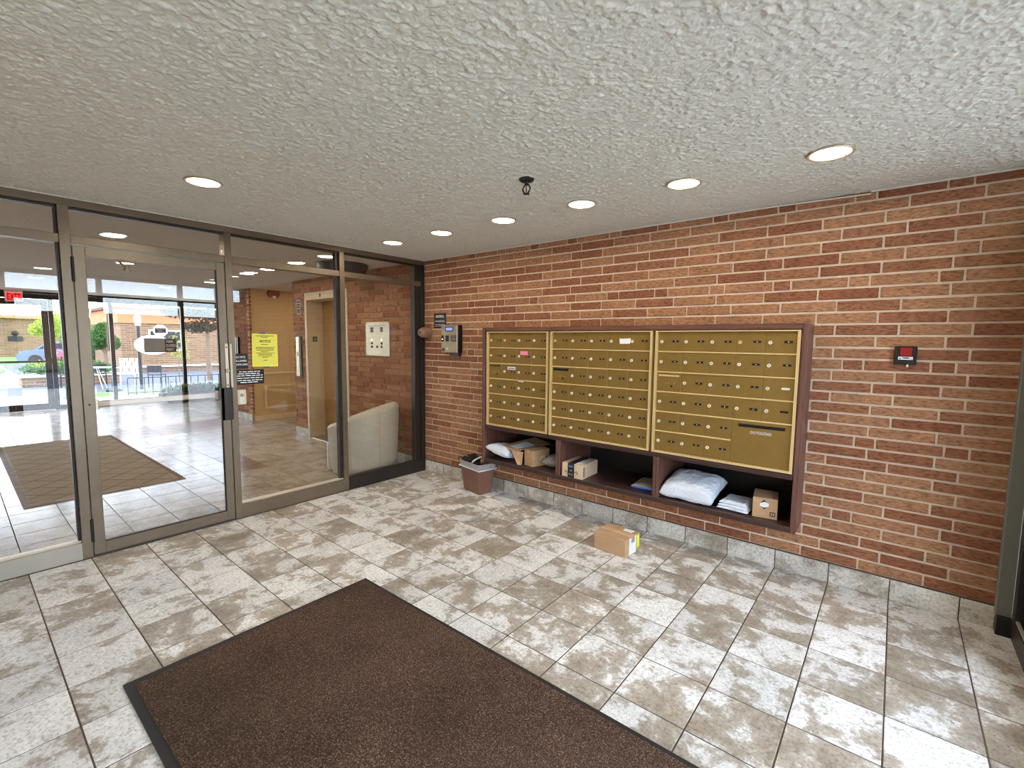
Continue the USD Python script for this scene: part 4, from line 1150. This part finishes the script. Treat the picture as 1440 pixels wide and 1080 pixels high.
def leaves(n, cen, rad, s, seed, flat=1.0, up=0.0):
    r = np.random.default_rng(seed)
    d = r.normal(size=(n, 3)); d /= np.linalg.norm(d, axis=1, keepdims=True)
    c = np.array(cen) + d * np.array(rad) * (r.random((n, 1)) ** .45)
    a = r.normal(size=(n, 3)); a[:, 2] *= flat; a /= np.linalg.norm(a, axis=1, keepdims=True)
    b = np.cross(a, r.normal(size=(n, 3))); b /= np.linalg.norm(b, axis=1, keepdims=True)
    L = s * r.uniform(.6, 1.4, (n, 1)); W = L * .45
    nrm = np.cross(a, b) * L * .12
    V = np.stack([c - a * L / 2, c + b * W / 2 + nrm, c + a * L / 2, c - b * W / 2 + nrm], 1).reshape(-1, 3)
    i = np.arange(n)[:, None] * 4
    F = np.vstack([i + [0, 1, 2], i + [0, 2, 3]])
    return V, F


t = thing('planter', 'long dark stone planter of green plants under the far lobby window', 'planter', (-9.0, .42, 0.0005))
obj('trough', join(cbox(-.17, .17, -.85, .85, .05, .24, .02), cbox(-.12, .12, -.7, .7, 0, .06, .01)), 'stone_dark', t)
obj('foliage', leaves(700, (0, 0, .30), (.15, .85, .13), .09, 5), 'leaf_mid', t)
obj('dry_sprig', leaves(60, (.05, -.25, .33), (.10, .22, .12), .09, 6), 'leaf_dry', t)

# exit sign
t = thing('exit_sign', 'red lit EXIT sign hanging before the far lobby doors', 'sign', (-9.25, -2.64, 2.31))
bx = obj('housing', cbox(-.02, .02, -.125, .125, -.095, .13, .004), 'white_plastic', t)
fc = obj('face', cbox(.019, .024, -.112, .112, -.085, .085, .001), 'exit_red', t, label='red glowing face')
obj('lettering', text('EXIT', .115, '+x', (.0255, 0, 0), True, depth=.003, fit=.19), 'red_alarm', fc)
# door notices on the far glass, and a reflection built as pale panels
t = thing('closed_sign', 'black sign with white lettering on the far lobby window', 'sign', (-9.415, -.27, 1.345))
pl = obj('plate', cbox(0, .006, -.315, .315, -.155, .165, .001), 'black_plastic', t)
obj('reflection_wash', cbox(.006, .008, -.305, .085, -.145, .155, .001), 'grey_sign', pl, label='pale grey panel painting the reflection that washes out half of the sign')  # reflection across the sign, painted as a grey panel
obj('lettering', join(text('FIRE', .055, '+x', (.0075, .185, .095), True, fit=.14), text('CLOSED', .055, '+x', (.0075, .20, .0), True, fit=.20), text('FEET', .055, '+x', (.0075, .185, -.095), True, fit=.15)), 'white_paper', pl)
t = thing('alarm_sticker', 'white octagonal window sticker with a purple centre', 'sticker', (-9.418, -.255, 1.70))
oc = Polygon([(.155 * math.cos(PI / 8 + k * PI / 4), .155 * math.sin(PI / 8 + k * PI / 4)) for k in range(8)])
pl = obj('octagon', extrude_x(oc, 0, .002), 'decal_reflection_white', t)
obj('centre', cbox(.002, .004, -.105, .105, -.055, .06, .0005), 'purple', pl, label='purple centre panel')
obj('print', join(*[words_line(0, z, w, .016, .0045, '+x') for z, w in ((.035, .17), (.0, .10), (-.032, .16))]), 'white_paper', pl)
t = thing('oval_reflection', 'pale oval sheet painting a glass reflection behind the black sign', 'sticker', (-9.424, -.42, 1.36))
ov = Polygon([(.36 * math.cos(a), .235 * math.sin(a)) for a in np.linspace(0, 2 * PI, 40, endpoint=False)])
obj('oval', extrude_x(ov, 0, .002), 'decal_reflection_white', t)  # a bright reflection in the glass, built as a pale sheet

# ================================================================== OUTSIDE, BEYOND THE LOBBY
GZ = -.10
tag(obj('ground', slab(-70, -9.48, -45, 50, GZ - .3, GZ), 'asphalt'), 'grey drive behind the building', kind='structure')
tag(obj('path_paver', slab(-13.2, -9.49, -4.2, -1.75, GZ - .05, -.01), 'paver'), 'pinkish paved path outside the far lobby door', kind='structure')
tag(obj('patio', slab(-11.6, -9.49, -1.72, 4.5, GZ - .05, -.015), 'concrete'), 'pale concrete patio outside the far lobby window', kind='structure')
tag(obj('lawn', slab(-69, -36, -30, 40, GZ - .02, GZ + .05), 'lawn_green'), 'sunny lawn across the drive', kind='structure')
tag(obj('lawn_strip', slab(-13.0, -11.62, -1.7, 4.5, GZ - .02, GZ + .07), 'lawn_green'), 'narrow strip of grass behind the patio', kind='structure')
tag(obj('footpath', slab(-36, -17.2, -7.0, -1.75, GZ - .02, GZ + .03), 'concrete'), 'white concrete footpath leading away from the door', kind='structure')
lw = Polygon([(-27.5 + 3.4 * math.cos(a), -2.9 + 1.0 * math.sin(a)) for a in np.linspace(0, 2 * PI, 28, endpoint=False)])
m = trimesh.creation.extrude_polygon(lw, .08, engine='earcut'); m.apply_translation([0, 0, GZ]); tag(obj('lawn_island', m, 'lawn_green'), 'rounded grass island beside the footpath', kind='structure')

t = thing('apartment_building', 'low brick building across the drive, its sunlit upper band painted orange', 'building', (-22.6, 1.45, GZ))
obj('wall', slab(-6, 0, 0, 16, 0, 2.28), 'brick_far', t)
obj('sunlit_band', slab(-6.05, .06, -.08, 16, 2.28, 2.92), 'sunlit_orange', t)  # sunlit top of the wall, painted as a separate orange band
obj('roof_edge', slab(-6.2, .30, -.25, 16, 2.92, 3.04), 'roof_dark', t)
obj('ledge', slab(-.02, .12, 0, 16, .26, .34), 'concrete', t)
for k in range(3):
    wf = obj('window', slab(-.02, .05, 1.0 + k * 3.2, 2.3 + k * 3.2, 1.0, 2.0), 'white_paint', t)
    obj('glass', slab(.05, .06, 1.07 + k * 3.2, 2.23 + k * 3.2, 1.07, 1.93), 'car_glass', wf)
t = thing('far_building', 'pale brick building beyond the lawn', 'building', (-48, -1.1, GZ))
obj('wall', slab(-6, 0, 0, 6.2, 0, 3.0), 'brick_far', t); obj('roof_edge', slab(-6.2, .3, -.2, 6.4, 3.0, 3.25), 'sunlit_orange', t)  # roof edge takes the same painted sunlight colour
pl_ = obj('plaque', slab(0, .05, .55, 1.35, 1.25, 1.62), 'iron', t)
obj('plaque_ball', lathe([(0, -.2), (.12, -.16), (.2, 0), (.12, .16), (0, .2)], 16, loc=(.1, .95, 1.85)), 'iron', t)


def tree(name, label, loc, trunk_h, trunk_r, clumps, mat_leaf, n, s, seed, grp=None):
    tt = thing(name, label, 'tree', loc, group=grp)
    r = np.random.default_rng(seed)
    pts = [(0.02 * math.sin(k), .02 * math.cos(2 * k), trunk_h * k / 5) for k in range(6)]
    obj('trunk', tube(pts, np.linspace(trunk_r, trunk_r * .55, 6), 9), 'bark', tt, smooth=40)
    for c, rad in clumps[:4]:
        obj('branch', tube([(0, 0, trunk_h * .8), tuple(np.array(c) * .5 + np.array([0, 0, trunk_h * .42])), tuple(c)], trunk_r * .3, 6), 'bark', tt)
    ms = [leaves(int(n / len(clumps)), c, rad, s, seed + 10 + k) for k, (c, rad) in enumerate(clumps)]
    obj('crown', join(*ms), mat_leaf, tt)
    return tt


tree('tree', 'bright green round tree beside the orange-banded building', (-21.0, .62, GZ), 1.15, .10, [((0, -.1, 1.72), (.42, .40, .36)), ((.1, .22, 1.4), (.34, .28, .30)), ((-.1, -.26, 1.36), (.34, .28, .26)), ((0, 0, 1.98), (.3, .3, .26))], 'leaf_green', 2600, .13, 41)
tree('conifer', 'dark spreading conifer in front of the brick building', (-16.5, 2.95, GZ), 2.7, .10, [((0, -.7, 2.55), (.5, .8, .22)), ((0, .4, 2.5), (.6, .9, .30)), ((.1, -.3, 2.05), (.4, .6, .25)), ((0, .9, 2.1), (.5, .7, .25)), ((0, .1, 2.95), (.5, .8, .3))], 'leaf_dark', 3200, .12, 51)
tree('sapling', 'thin sapling with sparse yellowish leaves before the brick wall', (-14.2, 1.35, GZ), 1.5, .018, [((0, 0, 1.5), (.3, .4, .35)), ((0, .1, 1.1), (.25, .3, .25))], 'leaf_yellow', 150, .09, 61)
tree('tree', 'tall green tree at the far edge of the lawn by the pale building', (-46, -1.8, GZ), 2.0, .18, [((0, 0, 2.9), (.9, .9, .8)), ((.2, -.5, 2.3), (.7, .7, .6))], 'leaf_mid', 1400, .24, 71)
tree('tree', 'yellow-green tree standing behind the blue car', (-40, 1.1, GZ), 1.8, .14, [((0, 0, 2.6), (.8, .9, .8)), ((.1, .4, 2.0), (.7, .7, .6)), ((0, -.6, 2.1), (.6, .6, .5))], 'leaf_yellow', 1800, .2, 81)
tree('tree', 'soft green tree filling the gap behind the drive', (-31, 1.2, GZ), 1.2, .12, [((0, 0, 1.5), (.8, .8, 1.0)), ((.1, .5, 1.1), (.6, .6, .7))], 'leaf_mid', 1800, .16, 91)

t = thing('hedge', 'clipped hedge with yellow flowers in a low brick planter', 'hedge', (-17.6, -1.15, GZ))
obj('planter_wall', join(cbox(-.45, .45, -.95, 1.5, 0, .30, .02)), 'brick_far', t)
obj('coping', cbox(-.50, .50, -1.0, 1.55, .30, .36, .015), 'concrete', t)
obj('foliage', leaves(1600, (0, .28, .56), (.45, 1.25, .27), .12, 15), 'leaf_green', t)
obj('blossom', leaves(160, (.15, -.35, .72), (.3, .45, .16), .09, 16), 'leaf_yellow', t)
t = thing('flower_bush', 'pink flowering bush by the parked car', 'bush', (-30.0, .35, GZ))
obj('foliage', leaves(500, (0, 0, .4), (.35, .5, .4), .13, 25), 'leaf_mid', t); obj('blossom', leaves(300, (.1, 0, .6), (.35, .45, .35), .12, 26), 'flower_pink', t)

t = thing('parked_car', 'blue-grey car parked beyond the pink bush', 'car', (-33.0, .9, GZ + .02), rz=75)
prof = Polygon([(-1.9, .25), (-1.95, .55), (-1.75, .82), (-1.2, .9), (-.75, 1.28), (.5, 1.3), (1.0, .95), (1.75, .82), (1.95, .55), (1.9, .25)])
obj('body', extrude_y(prof, -.8, .8), 'car_paint', t)
obj('window', extrude_y(Polygon([(-1.05, .92), (-.7, 1.22), (.46, 1.24), (.88, .95)]), -.815, .815), 'car_glass', t)
for x in (-1.2, 1.2):
    for y in (-.82, .62):
        wv, wf2 = cyl(.30, .2, (0, 0, 0), 'y', n=20).vertices, cyl(.30, .2, (0, 0, 0), 'y', n=20).faces
        obj('wheel', (np.array(wv) + [x, y + .2, .30], np.array(wf2)), 'black_rubber', t)

# patio pieces
t = thing('garden_railing', 'low black iron railing with scrolls on the patio edge', 'railing', (-11.45, 0, -.014))
for y0_, y1_ in ((-.55, 2.7),):
    obj('rail', cbox(-.012, .012, y0_, y1_, .455, .475, .002), 'iron', t); obj('rail', cbox(-.012, .012, y0_, y1_, .06, .08, .002), 'iron', t)
    k = 0
    y = y0_
    while y <= y1_ + .01:
        obj('baluster', cbox(-.008, .008, y - .008, y + .008, 0, .46, .001), 'iron', t); y += .18
for yc in (.47, 2.0):
    for s in (-1, 1):
        sc = [(0, yc + s * (.012 + .05 * q / 14 + .035 * (q / 14) * math.cos(q * .55)), .10 + .24 * q / 20 + .03 * math.sin(q * .55)) for q in range(20)]
        obj('scroll', tube(sc, .006, 6), 'iron', t)
t = thing('patio_chair', 'white slatted metal patio chair on the drive side', 'chair', (-15.6, .30, GZ), rz=-25)
for k in range(6):
    obj('slat', cbox(-.02, .0, -.24 + k * .085, -.18 + k * .085, .44, .95, .004), 'white_paint', t)
obj('seat', cbox(-.02, .48, -.26, .28, .42, .45, .006), 'white_paint', t)
for x in (.0, .45):
    for y in (-.24, .26):
        obj('leg', cbox(x - .015, x + .015, y - .015, y + .015, 0, .43, .003), 'white_paint', t)
for y in (-.27, .29):
    obj('armrest', cbox(-.02, .42, y - .02, y + .02, .62, .65, .004), 'white_paint', t)
pcl = ['black patio chair nearest the hedge end', 'black patio chair pulled up to the parasol table', 'black patio chair turned toward the railing']
for k, (x, y, r_) in enumerate(((-16.45, -.22, 20), (-16.3, -1.10, 80), (-14.7, .85, 150))):
    t = thing('metal_chair', pcl[k], 'chair', (x, y, GZ), rz=r_, group='black patio chairs')
    obj('seat', cbox(-.2, .2, -.2, .2, .40, .43, .006), 'iron', t); obj('backrest', cbox(-.22, -.19, -.2, .2, .5, .72, .005), 'iron', t)
    for x_ in (-.19, .19):
        for y_ in (-.18, .18): obj('leg', cbox(x_ - .012, x_ + .012, y_ - .012, y_ + .012, 0, .41, .003), 'iron', t)
    for y_ in (-.18, .18): obj('back_post', cbox(-.215, -.195, y_ - .012, y_ + .012, .42, .72, .003), 'iron', t)
t = thing('patio_table', 'white round patio table under the parasol pole', 'table', (-15.3, -.62, GZ))
obj('tabletop', cyl(.42, .03, (0, 0, .66), n=36), 'white_paint', t)
for k in range(4):
    a = k * PI / 2 + .4; obj('leg', tube([(.1 * math.cos(a), .1 * math.sin(a), .66), (.33 * math.cos(a), .33 * math.sin(a), 0)], .014), 'white_paint', t)
t = thing('parasol_pole', 'dark closed parasol on a round base by the patio table', 'parasol', (-14.0, -.39, GZ))
obj('pole', cyl(.028, 2.5, n=14), 'iron', t); obj('base', lathe([(0, 0), (.20, 0), (.20, .05), (.06, .12), (.045, .40), (0, .40)], 24), 'iron', t, smooth=35)
obj('folded_canopy', lathe([(0, 1.2), (.07, 1.22), (.10, 1.5), (.06, 2.4), (0, 2.52)], 12), 'stone_dark', t, smooth=35)
t = thing('lamp_post', 'slim dark lamp post in front of the brick building', 'lamp post', (-14.2, .32, GZ))
obj('post', cyl(.045, 2.0, n=14), 'iron', t); obj('lantern', lathe([(0, 1.98), (.07, 2.0), (.10, 2.25), (.06, 2.33), (0, 2.36)], 14), 'white_plastic', t, smooth=35)

# ================================================================== OUTSIDE, STREET SIDE (seen only as reflections and daylight)
tag(obj('sidewalk', slab(4.92, 15, -30, 30, GZ - .3, -.02), 'concrete'), 'pale concrete forecourt outside the street front', kind='structure')
tag(obj('street', slab(15, 70, -60, 60, GZ - .4, GZ - .1), 'asphalt'), 'street beyond the forecourt', kind='structure')
tag(obj('canopy_roof', slab(4.92, 7.0, -9, 4, 2.60, 2.85), 'soffit'), 'white canopy over the street entrance', kind='structure')
tag(obj('wall_outside', slab(4.92, 5.1, .0, 6, -.1, 3.1), 'brick_far'), 'outside brick wall beside the street front', kind='structure')
tag(obj('wall_outside_001', slab(4.92, 5.1, -12, YB, -.1, 3.1), 'brick_far'), 'outside brick wall on the other side of the street front', kind='structure')
tag(obj('roof', slab(-9.6, 5.1, -12, 6, CEIL + .26, 3.1), 'roof_dark'), 'flat roof over vestibule and lobby', kind='structure')
tree('street_tree', 'small street tree facing the entrance door', (17.5, 4.4, GZ - .1), 1.2, .08, [((0, 0, 2.0), (.6, .7, .5)), ((.1, .4, 1.7), (.5, .5, .4)), ((-.1, -.4, 1.75), (.5, .5, .4))], 'leaf_green', 1500, .14, 101)
t = thing('street_building', 'brick building across the street', 'building', (34, 0, GZ - .1))
obj('wall', slab(0, 6, -30, 30, 0, 2.9), 'brick_far', t); obj('roof_edge', slab(-.3, 6, -30, 30, 2.9, 3.2), 'roof_dark', t)
